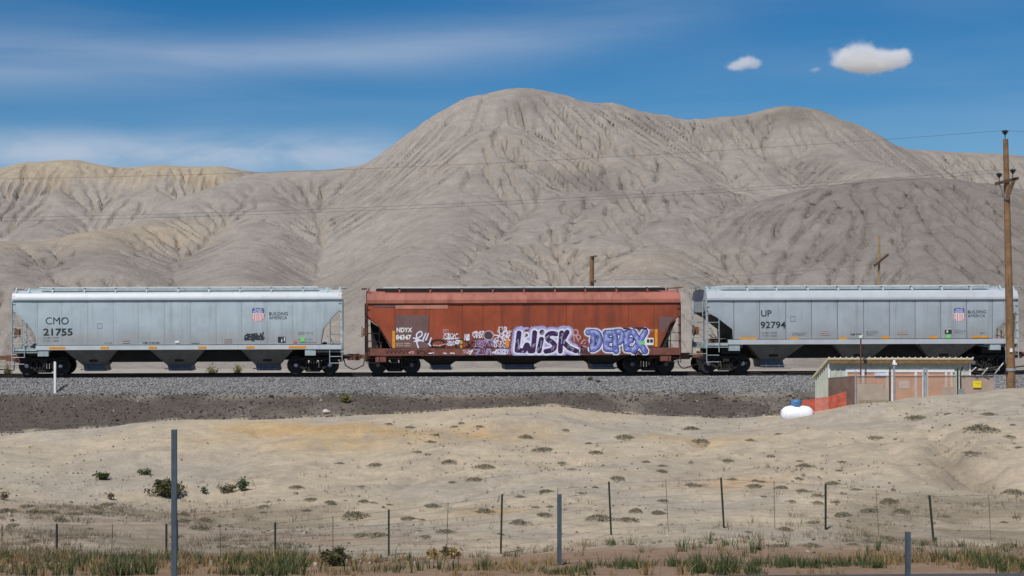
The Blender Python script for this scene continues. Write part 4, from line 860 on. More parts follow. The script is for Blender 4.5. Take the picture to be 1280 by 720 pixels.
# ---- screened yard fence in front of the shed
M_mesh = mat_plain('tan_screen_cloth', (.42, .30, .225), .9, var=.12, scale=3, alpha=.46); M_meshd = mat_plain('brown_screen_cloth', (.16, .105, .08), .9, var=.2, scale=3, alpha=.8)
M_mesh2 = mat_plain('beige_board', (.40, .33, .26), .9, var=.08, scale=2, alpha=.93); M_khaki = mat_plain('khaki_cloth', (.30, .25, .165), .9, var=.1, alpha=.9); M_mesh3 = mat_plain('mauve_tan_screen', (.40, .30, .25), .9, var=.1, scale=2, alpha=.9)
YF = 64.2; yf_ = empty('yard_fence', (ux(1150, YF), YF, gz(ux(1150, YF), YF))); tag(yf_, 'chain link yard fence hung with tan screen cloth in front of the shed', 'fence')
fo = Vector(yf_.location)
def gF(u, Y=YF): return gz(ux(u, Y), Y)-.04
def cloth(name, u0, u1, p0, mat, bot_=None, dy=0.0):
    n = 8; us = np.linspace(u0, u1, n); m = MB()
    for a, b in zip(us[:-1], us[1:]):
        za = gF(a) if bot_ is None else pz(bot_, YF); zb_ = gF(b) if bot_ is None else pz(bot_, YF); t0 = pz(p0, YF)
        q = [Vector((ux(a, YF), YF+dy, za)), Vector((ux(b, YF), YF+dy, zb_)), Vector((ux(b, YF), YF+dy, t0)), Vector((ux(a, YF), YF+dy, t0))]
        m.add([p-fo for p in q]+[p-fo+Vector((0, .012, 0)) for p in q], [(0,1,2,3),(7,6,5,4),(0,4,5,1),(2,6,7,3)]+([(3,7,4,0)] if a == u0 else [])+([(1,5,6,2)] if b == u1 else []))
    return m.build(name, mat, yf_)
cloth('screen_cloth', 1070.5, 1111.5, 470.2, M_mesh); cloth('screen_cloth', 1119, 1153, 470.2, M_mesh); cloth('screen_cloth', 1160, 1195, 470.2, M_mesh); cloth('screen_cloth', 1201.5, 1242, 470, M_mesh3)
cloth('cover_board', 1071.2, 1104, 480, M_mesh2, 486, -.03); cloth('screen_cloth', 1071.2, 1111, 486, M_mesh2, None, -.03); cloth('screen_cloth', 1073, 1110.5, 500, M_khaki, None, -.06); cloth('screen_cloth', 1177, 1194, 484, M_mesh3, None, -.03)
# side panel running back to the shed corner
A = Vector((xa-.06, FY-.1, 0)); B = Vector((ux(1068.5, YF), YF, 0)); q = []
for P_, p_ in ((A, 472.5), (B, 469.8)): q += [Vector((P_.x, P_.y, gz(P_.x, P_.y)-.1)), Vector((P_.x, P_.y, pz(p_, P_.y)))]
MB().add([q[0]-fo, q[2]-fo, q[3]-fo, q[1]-fo]+[p-fo+Vector((.012, .006, 0)) for p in (q[0], q[2], q[3], q[1])], [(0,1,2,3),(7,6,5,4),(0,4,5,1),(1,5,6,2),(2,6,7,3),(3,7,4,0)]).build('side_screen_cloth', M_meshd, yf_)
for u, p, r, mt in ((1069.3, 464, .04, M_steel), (1112.2, 459.5, .035, M_tpost), (1117.3, 451.5, .045, M_steel), (1155, 459.5, .045, M_steel), (1158.2, 460, .035, M_steel), (1196.8, 460.5, .04, M_tpost), (1243, 468, .045, M_steel), (1200.5, 466, .03, M_tpost)):
    MB().tube([Vector((ux(u, YF), YF-.02, gF(u)-.3))-fo, Vector((ux(u, YF), YF-.02, pz(p, YF)))-fo], r, 8).build('post', mt, yf_)
MB().box(ux(1115.8, YF)-fo.x, ux(1120.2, YF)-fo.x, -.09, .06, pz(456, YF)-fo.z, pz(453.6, YF)-fo.z).tube([Vector((ux(1117.6, YF), YF-.02, pz(453.8, YF)))-fo, Vector((ux(1117.6, YF), YF-.02, pz(450, YF)))-fo], [.07, .05], 8).build('lamp_head', M_trimw, yf_)
MB().tube([Vector((ux(1069.3, YF), YF-.02, pz(470, YF)))-fo, Vector((ux(1243, YF), YF-.02, pz(469.5, YF)))-fo], .022, 6).build('top_rail', M_steel, yf_)
MB().tube([A+Vector((0, 0, pz(472.5, A.y)))-fo, B+Vector((0, 0, pz(469.8, B.y)))-fo], .02, 6).build('top_rail', M_steel, yf_)
for (u0, p0, u1, p1, mt) in ((1200.5, 466, 1203.5, 458, M_tpost), (1213, 465.3, 1220, 459.3, M_trimw), (1227.5, 468.5, 1234.5, 460, M_trimw), (1243.5, 467.5, 1254, 453.8, M_trimw)): MB().bar(pt(u0, p0, YF-.02)-fo, pt(u1, p1, YF-.3)-fo, .035).build('barbed_wire_arm', mt, yf_)
for k_ in range(3): MB().tube([pt(1200.5+k_*1.0, 464-k_*2.6, YF-.05-.1*k_)-fo, pt(1214+k_*2.4, 464.5-k_*2.2, YF-.05-.1*k_)-fo, pt(1228+k_*2.3, 467-k_*3, YF-.05-.1*k_)-fo, pt(1244+k_*3.6, 466.5-k_*4.6, YF-.05-.1*k_)-fo], .008, 4).build('barbed_wire', M_wire, yf_)
MB().box(ux(1215.8, YF)-fo.x, ux(1226, YF)-fo.x, -.055, -.04, pz(484.5, YF)-fo.z, pz(476.2, YF)-fo.z).build('warning_sign', mat_plain('yellow_sign', (.74, .60, .015), .5, var=.06), yf_)
text_mesh('sign_lettering', 'NOTICE', (ux(1217.6, YF)-fo.x, ux(1224.2, YF)-fo.x, pz(480, YF)-fo.z, pz(478.4, YF)-fo.z), -.058, mat_plain('sign_grey', (.42, .34, .03), .6), yf_)
MB().box(ux(1196.5, YF)-fo.x, ux(1203, YF)-fo.x, -.16, -.06, pz(502, YF)-fo.z, pz(486, YF)-fo.z).build('gate_latch_cover', mat_plain('grey_green_board', (.22, .25, .25), .7, var=.2), yf_)

# ---- orange safety net leaning across
YN = 63.95; M_net = mat_plain('orange_net', (.62, .12, .07), .8, var=.25, scale=5, alpha=.52)
pn = [(1002.5, 500, 516), (1012, 499.5, 517), (1022, 497.5, 518), (1036, 495.5, 518), (1047, 492.5, 516.5), (1058, 489, 516)]
m = MB()
for a_, b_ in zip(pn[:-1], pn[1:]):
    q = [pt(a_[0], a_[2]+3, YN), pt(b_[0], b_[2]+3, YN), pt(b_[0], b_[1], YN), pt(a_[0], a_[1], YN)]; m.add(q+[p+Vector((0, .01, 0)) for p in q], [(0,1,2,3),(7,6,5,4),(2,6,7,3)])
net = m.build('safety_net', M_net); tag(net, 'sagging orange plastic safety net between the white tank and the shed', 'safety net')

# ---- propane tank
YT = 63.2; Lc = pt(996.5, 514.5, YT); tank = empty('propane_tank', (Lc.x, YT, gz(Lc.x, YT))); tag(tank, 'white propane tank with a blue dome half hidden by the dirt rise', 'tank')
rT = .40; hl = 20.5/F*YT; prof = [(.02, -hl), (.14, -hl+.02), (.25, -hl+.08), (.35, -hl+.2), (.385, -hl+.34), (rT, -hl+.5), (rT, hl-.5), (.385, hl-.34), (.35, hl-.2), (.25, hl-.08), (.14, hl-.02), (.02, hl)]
zc = pz(518.3, YT)-tank.location.z
M_tank = mat_plain('chipped_white_paint', (.76, .77, .79), .5, var=.05, streak=((.25, .23, .21), 13, .7, .54)); M_tblue = mat_plain('blue_cap_paint', (.06, .17, .32), .5, var=.2)
MB().lathe(prof, Matrix.Translation((0, 0, zc)) @ Matrix.Rotation(R(90), 4, 'Y'), 28).build('vessel', M_tank, tank, True)
MB().lathe([(.22, 0), (.22, .2), (.19, .25), (.10, .28)], Matrix.Translation((ux(995, YT)-Lc.x, 0, zc+.38)), 18).build('valve_dome', M_tblue, tank)
for s in (-1, 1): MB().box(s*.45-.04, s*.45+.04, -.28, .28, zc-.55, zc-.2).build('foot', M_steel, tank)
pp = MB().tube([(ux(1014, YT)-Lc.x, -.3, zc-.35), (ux(1014, YT)-Lc.x, -.3, zc+.12)], .03, 6).build('red_valve_pipe', mat_plain('red_pipe', (.5, .05, .03), .5), tank)

# ---- thin rusty lamp pole behind the fence
YP = 65.2; lp = empty('lamp_pole', (ux(1076, YP), YP, gz(ux(1076, YP), YP))); tag(lp, 'thin rusty pole with a small pale lamp rising in front of the shed', 'pole')
z0 = lp.location.z; MB().tube([(0, 0, -.2), (0, 0, pz(424, YP)-z0)], .035, 8).build('shaft', mat_plain('rust_brown', (.11, .04, .028), .8, var=.25), lp)
MB().lathe([(.05, 0), (.09, .06), (.08, .12), (.05, .16)], Matrix.Translation((0, 0, pz(424, YP)-z0)), 10).bar((-.12, 0, pz(420, YP)-z0), (.1, 0, pz(419, YP)-z0), .05).build('lamp_head', mat_plain('pale_lamp', (.45, .5, .42), .5), lp)

# ---- big utility pole and its wires
YU = 63.2
def upole(base, top, r0, r1, label, arms, mat=M_wood):
    e = empty('utility_pole', base); tag(e, label, 'utility pole')
    B_ = Vector(base); T = Vector(top)-B_; n = 9
    MB().tube([T*(i/(n-1))+Vector((0, 0, -.5 if i == 0 else 0)) for i in range(n)], [r0+(r1-r0)*i/(n-1) for i in range(n)], 12).build('shaft', mat, e)
    return e, B_
xb_ = ux(1264, YU); pb = Vector((xb_, YU, gz(xb_, YU))); up, B_ = upole(pb, pt(1257, 174, YU), .19, .105, 'tall brown wooden utility pole on the knoll right of the shed', None)
def insul(p, parent, s=1.0):
    q = Vector(p); MB().lathe([(.018, -.22*s), (.018, 0), (.04*s, 0), (.05*s, .05*s), (.11*s, .07*s), (.11*s, .10*s), (.07*s, .12*s), (.14*s, .14*s), (.14*s, .19*s), (.06*s, .22*s)], Matrix.Translation(q), 12).build('insulator', M_insul, parent)
insul(pt(1256.3, 169, YU)-B_, up, 1.0)
ca, cb = pt(1244.5, 229.8, YU-.35)-B_, pt(1272.5, 222.8, YU+.1)-B_; arm = MB().bar(ca, cb, .10, .13).build('crossarm', M_woodd, up)
for u, p in ((1249, 221.5), (1266, 216.5)): insul(pt(u, p+1, YU-.2)-B_, up, .95)
for u0, p0, u1, p1, mt in ((1249, 230, 1258.2, 250, M_steel), (1268, 226, 1259, 250, M_woodd), (1266, 227, 1259, 246, M_woodd)): MB().bar(pt(u0, p0, YU-.25)-B_, pt(u1, p1, YU-.14)-B_, .04 if mt is M_steel else .10).build('brace', mt, up)
MB().lathe([(.205, 0), (.205, .12)], Matrix.Translation(pt(1263.6, 463.5, YU)-B_), 14).build('steel_band', M_steel, up); MB().box(-.05, .05, -.05, .0, 0, .16, Matrix.Translation(pt(1263.5, 440, YU-.17)-B_)).build('pole_tag', M_trimw, up)
MB().bar(pt(1256, 466.5, YU-.1)-B_, pt(1290, 462, YU+.35)-B_, .07, .07).build('guy_strut', M_dark, up)
# next pole of the line, far off to the left, carries the other ends of the wires
xe_ = -66.0; pb2 = Vector((xe_, YU, -5.2)); up2, B2 = upole(pb2, (xe_+.1, YU, 7.0), .19, .11, 'brown wooden utility pole far to the left out of the picture', None)
def wire(a, b, sag, label, r=.006):
    a, b = Vector(a), Vector(b); P_ = []
    for i in range(41): t = i/40; p = a.lerp(b, t); p.z -= 4*sag*t*(1-t); P_.append(p)
    o = MB().tube(P_, r, 5).build('power_line', M_wline); tag(o, label, 'wire', 'wires strung from the utility poles'); return o
wire(pt(1256.3, 163, YU), (xe_, YU, 7.2), 1.62, 'topmost overhead wire running from the pole top across the blue sky')
wire(pt(1249, 216, YU-.2), (xe_, YU-.5, 5.15), 1.55, 'lower of the two overhead wires crossing the grey hill from the crossarm')
wire(pt(1266, 211, YU-.1), (xe_, YU+.5, 5.55), 1.62, 'upper of the two overhead wires crossing the grey hill from the crossarm')
wire(pt(1256.3, 163, YU), pt(1256.3, 163, YU)+Vector((60, 0, .5)), 1.2, 'short overhead wire leaving the tall pole towards the right edge')

# ---- old poles beyond the train
YB = 98.0; xo = ux(738.5, YB); gb = -3.5
e, B_ = upole((xo, YB, gb), pt(740, 320, YB), .17, .15, 'stubby old wooden pole with broken arms behind the red car', None)
MB().bar(pt(739, 321, YB-.2)-B_, pt(746, 320, YB-.2)-B_, .12, .1).build('crossarm', M_woodd, e); MB().bar(pt(738, 352.5, YB-.2)-B_, pt(745, 351.5, YB-.2)-B_, .12, .14).build('crossarm', M_woodd, e)
xo2 = ux(1099, YB); e2, B3 = upole((xo2, YB, gb), pt(1098.6, 295, YB), .10, .075, 'slim pale wooden pole with a slanted crossarm behind the right grey car', None, mat_plain('pale_pole_wood', (.28, .20, .10), .85, var=.2, scale=3))
MB().bar(pt(1093, 332, YB-.4)-B3, pt(1110, 318, YB+.3)-B3, .12, .14).build('crossarm', M_woodd, e2)
wire(pt(745, 350, YB-.2), pt(1094, 330, YB-.4), .25, 'faint low wire between the two old poles behind the train', .008)

# ---- steel posts near the road, marker post
def steel_post(u, top, Y, w_, label):
    x = ux(u, Y); z = gz(x, Y); o = MB()
    o.box(-w_/2, w_/2, -.02, .02, -.3, pz(top, Y)-z).box(-w_/2, -w_/2+.012, .02, .06, -.3, pz(top, Y)-z-.002).box(w_/2-.012, w_/2, .02, .06, -.3, pz(top, Y)-z-.002)
    ob = o.build('steel_post', M_post); ob.location = (x, Y, z); tag(ob, label, 'post', 'blue-grey steel posts near the road'); return ob
steel_post(217.5, 537, 16.5, .060, 'tallest blue-grey steel post rising through the left foreground'); steel_post(699.5, 618, 23, .062, 'middle blue-grey steel post standing at the grass in front of the wire fence'); steel_post(1135.5, 665, 19.5, .05, 'short blue-grey steel post at the road edge in the right foreground')
YM = 73.0; mk = empty('marker_post', (ux(68.5, YM), YM, gz(ux(68.5, YM), YM))); tag(mk, 'slim white marker post on the ballast below the left car', 'marker post')
MB().box(-.05, .05, -.02, .02, -.2, pz(452, YM)-mk.location.z).build('post', M_trimw, mk); MB().box(.051, .075, -.03, .03, -.2, pz(452, YM)-mk.location.z-.03).build('backing_rail', M_steel, mk)

# ---- wire fence with T posts
fp = [(-190, 655, 30), (-66, 655, 30), (71, 655, 30), (208, 655, 30), (344, 653, 30), (486, 637, 31), (626, 618, 33), (764, 602, 37), (905, 597, 38), (1032, 605, 38), (1167, 619, 37), (1310, 615, 37), (1460, 612, 37)]
fr = empty('wire_fence', (ux(626, 33), 33, gz(ux(626, 33), 33))); tag(fr, 'wire stock fence on dark steel posts crossing the foreground dirt', 'fence'); f0 = Vector(fr.location)
tops = []; foot = []
lean = {626: .03, 764: -.06, 905: -.08, 1167: -.11}
for u, p, Y in fp:
    x = ux(u, Y); b = Vector((x, Y, gz(x, Y))); t = Vector((ux(u, Y)+lean.get(u, 0), Y, pz(p, Y)))
    d = t-b; MB().bar(b-f0-d*.2, t-f0, .046, .04).bar(b-f0-d*.2+Vector((0, -.03, 0)), t-f0+Vector((0, -.03, 0)), .014, .034).build('post', M_tpost, fr); tops.append(t); foot.append(b)
x = ux(221, 29.8); MB().bar(Vector((x, 29.8, gz(x, 29.8)-.2))-f0, Vector((x, 29.8, pz(650, 29.8)))-f0, .05).build('post', M_tpost, fr)
for k_ in (.12, .26, .40, .54, .68, .82, .97): MB().tube([foot[i].lerp(tops[i], k_)-f0+Vector((0, -.03, 0)) for i in range(len(fp))], .0022 if k_ < .9 else .0032, 4).build('wire', M_wire, fr)
for i in range(len(fp)-1):
    for q_, r__ in ((.5, .0075),): MB().tube([foot[i].lerp(foot[i+1], q_)-f0-Vector((0, 0, .02)), tops[i].lerp(tops[i+1], q_)-f0+Vector((.02*(i % 3-1), 0, 0))], r__, 4).build('wire_stay', M_wire, fr)
# ---- pale stone on the cinder bank
def stone(u, py, w_, label, col):
    p = hit(u, py, 60, 75); bm = bmesh.new(); bmesh.ops.create_icosphere(bm, subdivisions=2, radius=1)
    for v in bm.verts: v.co *= 1+.5*float(vnoise(np.array([v.co.x*1.7+u]), np.array([v.co.y*1.7+v.co.z*2.1]), 400)[0]); v.co.z *= .6
    me = bpy.data.meshes.new('stone'); bm.to_mesh(me); bm.free(); o = link('stone', me, mat_plain('stone_'+str(int(u)), col, .9, var=.2)); o.location = p+Vector((0, 0, .05)); o.scale = (w_,)*3; tag(o, label, 'stone'); return o
stone(408, 516, .19, 'pale pinkish stone lying on the dark cinder bank', (.5, .42, .36)); stone(339, 497, .13, 'black lump of rock on the dark bank left of the middle', (.03, .028, .026)); stone(747, 478, .12, 'dark lump of rock at the ballast foot below the red car', (.05, .048, .045))
# ================================================================ plants
def leaf_mat(name, cols, rough=.8):
    m = bpy.data.materials.new(name); n, b = bsdf(m); g = n.new('ShaderNodeNewGeometry'); r_ = n.new('ShaderNodeValToRGB'); n.l.new(g.outputs['Random Per Island'], r_.inputs[0])
    e = r_.color_ramp.elements; e[0].color = c4(cols[0]); e[1].color = c4(cols[-1])
    for i, c in enumerate(cols[1:-1]): k = e.new((i+1)/(len(cols)-1)); k.color = c4(c)
    n.l.new(r_.outputs[0], b.inputs['Base Color']); b.inputs['Roughness'].default_value = rough; b.inputs['Specular IOR Level'].default_value = .15; return m
M_salt = leaf_mat('saltbush_leaf', [(.12, .108, .072), (.18, .162, .108), (.235, .208, .142), (.165, .135, .095)])
M_green = leaf_mat('green_leaf', [(.03, .045, .016), (.055, .08, .028), (.085, .105, .04)]); M_oliv = leaf_mat('olive_leaf', [(.045, .045, .02), (.08, .075, .03), (.12, .105, .05)])
M_yel = leaf_mat('straw_leaf', [(.20, .14, .05), (.30, .225, .085), (.38, .30, .14)]); M_brn = leaf_mat('brown_twig', [(.10, .07, .05), (.17, .12, .085), (.22, .165, .115)]); M_ygr = leaf_mat('yellow_green_leaf', [(.10, .11, .03), (.17, .17, .05), (.22, .21, .08)])
M_bgreen = leaf_mat('bluish_green_leaf', [(.04, .065, .035), (.07, .10, .055), (.10, .12, .065)])
def leaves(g, n, size, shape, jut=.0):
    """n small leaf faces scattered through a crown given by shape(g) -> point"""
    V = []; Fc = []
    for i in range(n):
        p = np.array(shape(g)); d = g.normal(size=3); d /= np.linalg.norm(d); e = np.cross(d, g.normal(size=3)); e /= np.linalg.norm(e); s = size*g.uniform(.6, 1.4); o = len(V)
        V += [p-d*s, p+e*s*.45, p+d*s, p-e*s*.45]; Fc.append((o, o+1, o+2, o+3))
    return V, Fc
def mat_shape(g):
    a = g.uniform(0, 6.283); r = math.sqrt(g.random())*.5; lob = 1+.22*math.sin(3*a+1)+.15*math.sin(5*a); h = .19*(1-(r/.52)**2)**.7 if r < .52 else 0
    return (r*lob*math.cos(a), r*lob*math.sin(a)*.8, h*g.uniform(.35, 1.05)+.01)
mat_me = []
for k_ in range(5):
    g = np.random.default_rng(900+k_)
    V, Fc = leaves(g, 620, .034, mat_shape); me = bpy.data.meshes.new('saltbush'); me.from_pydata([tuple(v) for v in V], [], Fc); me.materials.append(M_salt); mat_me.append(me)
SPOTS = [(486,531),(512,535),(569,534),(577,530),(600,534),(544,545),(538,553),(658,548,20),(707,539),(562,579,19),(606,585,27),(594,601,19),(680,564,27),(745,567,19),(701,580),(715,587),(781,548,22),(736,555),(469,583,20),(425,580),(452,609),(417,631),(486,632),(466,629),(443,647,28),(541,634,22),(606,641,22),(651,622,16),(683,616,24),(744,610),(727,617),(771,599,20),(670,635),(688,634),(680,645,20),(511,650,20),(528,650),(524,664),(452,671,20),(474,670,24),(557,666,24),(531,672,16),(748,649,32),(795,641,22),(785,651,26),(823,643,18),(649,655,24),(826,590,14),(808,578),
 (864,537,22),(875,554,24),(828,583),(828,590),(938,551),(963,571),(1053,578),(1049,589),(1095,549,18),(1146,524,28),(1185,518,10),(1226,539,32),(1236,519,18),(1261,548,14),(1274,560,12),(1266,532,9),(1214,568,18),(1006,584,20),(1000,577),(998,600,14),(916,600),(944,602),(952,603),(867,608,20),(977,611,18),(1004,615,18),(1041,606,18),(1070,613,14),(989,627),(1022,621,14),(1022,629,14),(1045,628),(829,627,16),(823,642,18),(944,609,20),(956,621),(1111,629,24),(1088,640,24),(1127,641,20),(1053,646,26),(1018,654,16),(981,663,20),(934,666),(975,684,24),(1014,684,24),(1111,675,22),(1088,689,12),(1267,617,26),(330,635,20),(389,626,16),(383,639,14),(416,631),(371,610,16),(257,652,22),(229,653,20),(249,662,26),(8,641,24),(43,642,22),(62,642,20),(16,658,24),(93,644,22),(120,636,18),(34,634,16),(75,652,20)]
grp = 'low saltbush mats scattered over the pale dirt'
def place_mat(u, py, wpx, label):
    p = hit(u, py, 22, 68); o = bpy.data.objects.new('saltbush', mat_me[rng.integers(5)]); COL.objects.link(o); s = wpx/F*p.y
    o.location = p-Vector((0, 0, .015)); o.scale = (s*rng.uniform(.9, 1.1), s*rng.uniform(.8, 1.3), s*rng.uniform(.8, 1.2)); o.rotation_euler = (0, 0, rng.uniform(0, 6.28)); tag(o, label, 'plant', grp)
BIG = {(1226, 539): 'largest round saltbush mat high on the right knoll below the pole', (1146, 524): 'long saltbush mat just downhill of the screened fence'}
allm = [(s_[0], s_[1], (s_[2] if len(s_) > 2 else 11)*1.12) for s_ in SPOTS]; r5 = random.Random(3)
for i in range(48):
    u, py = (r5.uniform(3, 460), r5.uniform(628, 690)) if i < 26 else ((r5.uniform(940, 1276), r5.uniform(625, 690)) if i < 38 else (r5.uniform(420, 1000), r5.uniform(540, 680)))
    allm.append((u, py, r5.choice((6, 8, 12, 18))))
rows = ((0, 555, 'just below the dark bank'), (555, 578, 'on the upper pale slope'), (578, 600, 'on the middle pale slope'), (600, 618, 'along the top wires of the fence'), (618, 630, 'behind the upper fence wires'), (630, 640, 'behind the middle fence wires'), (640, 652, 'behind the lower fence wires'), (652, 667, 'near the foot of the fence'), (667, 800, 'in front of the fence by the grass'))
ordn = ['', 'second ', 'third ', 'fourth ', 'fifth ', 'sixth ', 'seventh ', 'eighth ', 'ninth ', 'tenth ', 'eleventh ', 'twelfth ', 'thirteenth ', 'fourteenth ', 'fifteenth ', 'sixteenth ']
for y0_, y1_, where in rows:
    rw = sorted([q for q in allm if y0_ <= q[1] < y1_]); nr = len(rw)
    for i, q in enumerate(rw):
        k = min(i, nr-1-i); sd_ = 'left' if i <= nr-1-i else 'right'
        place_mat(*q, BIG.get((q[0], q[1]), ('small' if q[2] < 11 else 'low' if q[2] < 20 else 'broad')+' saltbush mat, '+ordn[k]+('leftmost' if sd_ == 'left' else 'rightmost')+' '+where))
# bushes and weeds of their own
def bush(name, u, py, wpx, hpx, n, size, m, label, seed, stems=14, y0=22, y1=75, at=None):
    g = np.random.default_rng(seed); p = at or hit(u, py, y0, y1); w_ = wpx/F*p.y; h_ = hpx/F*p.y
    root = empty(name, p); tag(root, label, 'plant'); tips = []
    st_ = MB()
    for i in range(stems):
        a = g.uniform(0, 6.283); r = g.uniform(.1, .5)*w_; t = Vector((r*math.cos(a), r*math.sin(a)*.7, h_*g.uniform(.55, 1.0)*(1-(r/w_)**2))); tips.append(t)
        st_.tube([(0, 0, -.03), t*.5+Vector((0, 0, h_*.05)), t], [.014, .009, .004], 4)
    st_.build('stems', M_brn, root)
    def shp(g): t = tips[g.integers(len(tips))]; k = g.uniform(.35, 1.02); q = t*k; s = .10*min(w_, 2*h_); return (q.x+g.normal()*s, q.y+g.normal()*s, max(.01, q.z+g.normal()*s*.6))
    V, Fc = leaves(g, n, size, shp); pydata('foliage', V, Fc, m, root)
    return root
bush('shrub', 208, 622, 50, 19, 1300, .055, M_oliv, 'dark green shrub behind the tall steel post in the flat', 1, 22)
bush('shrub', 205, 613, 18, 16, 260, .07, M_green, 'fresh green leafy weed growing out behind the dark shrub', 2, 8)
bush('weed', 128, 600, 30, 9, 300, .06, M_green, 'flat bright green weed patch on the left dirt flat', 3, 14); bush('weed', 181, 594, 20, 8, 200, .05, M_bgreen, 'small bluish green weed up the flat from the dark shrub', 4, 8)
bush('weed', 138, 625, 14, 12, 120, .04, M_brn, 'small brown twiggy weed left of the dark shrub', 5, 8); bush('weed', 303, 615, 16, 17, 220, .055, M_bgreen, 'upright green weed at the right end of the weed row', 6, 9); bush('weed', 285, 617, 24, 12, 240, .045, M_oliv, 'low brownish green weed in the weed row right of the steel post', 7, 12); bush('weed', 256, 618, 12, 12, 90, .045, M_bgreen, 'thin green weed nearest the right of the tall steel post', 8, 6); bush('weed', 4, 625, 22, 12, 200, .04, M_brn, 'brown twiggy weed at the left edge of the photo', 9, 10)
bush('shrub', 418, 708, 42, 25, 900, .035, M_oliv, 'bushy dark green weed in the near grass left of the middle', 10, 24, 22, 40); bush('weed', 540, 699, 22, 14, 0+260, .03, M_yel, 'left yellow grass tuft at the foot of the wire fence', 11, 14, 22, 40); bush('weed', 566, 699, 20, 14, 260, .03, M_yel, 'right yellow grass tuft at the foot of the wire fence', 12, 14, 22, 40); bush('weed', 556, 698, 14, 16, 160, .03, M_oliv, 'olive tuft between the two yellow grass tufts', 13, 9, 22, 40)
bush('weed', 431, 503, 17, 10, 260, .06, M_ygr, 'yellow green weed growing on the dark cinder bank', 14, 12, 60, 76); bush('weed', 737, 477, 8, 6, 60, .05, M_bgreen, 'tiny grey green weed at the ballast edge below the red car', 15, 6, 60, 76)
for i, (u, py, w_, h_, lb) in enumerate(((266, 463.5, 17, 13, 'larger green bush seen under the left grey car behind the track'), (297, 463, 15, 10, 'smaller green bush seen under the left grey car behind the track'), (12, 463, 16, 14, 'yellow green bush behind the track at the left edge'))):
    Y_ = 83.5; bush('bush', u, py, w_, h_+17, 420, .06, M_ygr, lb, 20+i, 14, at=Vector((ux(u, Y_), Y_, gz(ux(u, Y_), Y_))))
# ---- grasses nobody could count
def blades(name, pts, hgt, wid, m, seed, bend=.35, tuft=14, spread=.055):
    """grass in tufts: every point carries a tuft whose blades lean outwards"""
    g = np.random.default_rng(seed); C_ = np.array(pts); k_ = g.integers(max(2, tuft//3), tuft*2, len(C_)); P_ = np.repeat(C_, k_, 0); n = len(P_); a = g.uniform(0, 6.283, n)
    r_ = np.abs(g.normal(0, spread, n))*np.repeat(g.uniform(.5, 1.6, len(C_)), k_); P_ = P_+np.stack([np.cos(a)*r_, np.sin(a)*r_, 0*r_], 1)
    h = np.repeat(hgt(C_, g), k_)*g.uniform(.45, 1.1, n); a = a+g.normal(0, .5, n); l = g.uniform(.05, bend, n)*h*(.6+r_/spread*.6); b = g.uniform(0, 6.283, n)
    w_ = wid*g.uniform(.6, 1.3, n); dx = np.cos(b)*w_; dy = np.sin(b)*w_; z0 = P_[:, 2]-.02
    v0 = np.stack([P_[:, 0]-dx, P_[:, 1]-dy, z0], 1); v1 = np.stack([P_[:, 0]+dx, P_[:, 1]+dy, z0], 1)
    mx_, my_ = P_[:, 0]+np.cos(a)*l*.35, P_[:, 1]+np.sin(a)*l*.35
    v2 = np.stack([mx_+dx*.7, my_+dy*.7, z0+h*.6], 1); v3 = np.stack([mx_-dx*.7, my_-dy*.7, z0+h*.6], 1); v4 = np.stack([P_[:, 0]+np.cos(a)*l, P_[:, 1]+np.sin(a)*l, z0+h], 1)
    V = np.stack([v0, v1, v2, v3, v4], 1).reshape(-1, 3); me = bpy.data.meshes.new(name); F_ = []
    for i in range(n): o = i*5; F_ += [(o, o+1, o+2, o+3), (o+3, o+2, o+4)]
    me.from_pydata(V.tolist(), [], F_); return tag(link(name, me, m), kind='stuff')
def scatter(n, u0, u1, y0, y1, dens, seed):
    g = np.random.default_rng(seed); o = []
    while len(o) < n:
        u = g.uniform(u0, u1, 4000); Y_ = g.uniform(y0, y1, 4000); x = ux(u, Y_); ok = g.random(4000) < dens(u, Y_, x)
        o += [(a_, b_, gz(a_, b_)) for a_, b_ in zip(x[ok], Y_[ok])]
    return o[:n]
def clump(x, Y_, f, sd): return np.clip(fbm(np.asarray(x, float), np.asarray(Y_, float), f, 3, sd)*2.4+.35, .02, 1)
left_ = lambda u: np.clip((560-u)/200, 0, 1); right_ = lambda u: np.clip((u-600)/120, 0, 1)
d1 = lambda u, Y_, x: (clump(x, Y_, .9, 500)**2.6)*np.where(Y_ < 23.3, .45+.55*right_(u), left_(u)*.34+.05)
hh = lambda a, b: (lambda P_, g: g.uniform(a, b, len(P_))*(.7+.6*np.clip(fbm(P_[:, 0], P_[:, 1], .8, 3, 505)*2+.4, 0, 1)))
blades('green_grass', scatter(1050, -60, 1340, 20.55, 30, d1, 1), hh(.08, .32), .0065, leaf_mat('green_blade', [(.025, .040, .014), (.05, .07, .024), (.085, .10, .04), (.13, .125, .06)]), 2, .55)
d2 = lambda u, Y_, x: clump(x, Y_, .7, 520)**1.8*np.where(Y_ < 24, .55+.45*right_(u), left_(u)*.8+.07)
blades('straw_grass', scatter(1500, -60, 1340, 20.55, 31, d2, 3), hh(.06, .24), .0055, leaf_mat('straw_blade', [(.13, .085, .045), (.22, .155, .075), (.30, .225, .11), (.26, .15, .08)]), 4, .6)
d3 = lambda u, Y_, x: clump(x, Y_, .45, 540)*(np.maximum(np.maximum(np.clip((470-u)/160, 0, 1), np.clip((u-900)/120, 0, 1)*.55)*np.clip((50-Y_)/6, 0, 1), .16))
blades('dry_weeds', scatter(3600, -60, 1340, 27, 56, d3, 5), hh(.06, .24), .005, leaf_mat('dry_stem', [(.11, .085, .06), (.17, .13, .09), (.23, .175, .12), (.13, .115, .075)]), 6, .9, 7, .09)
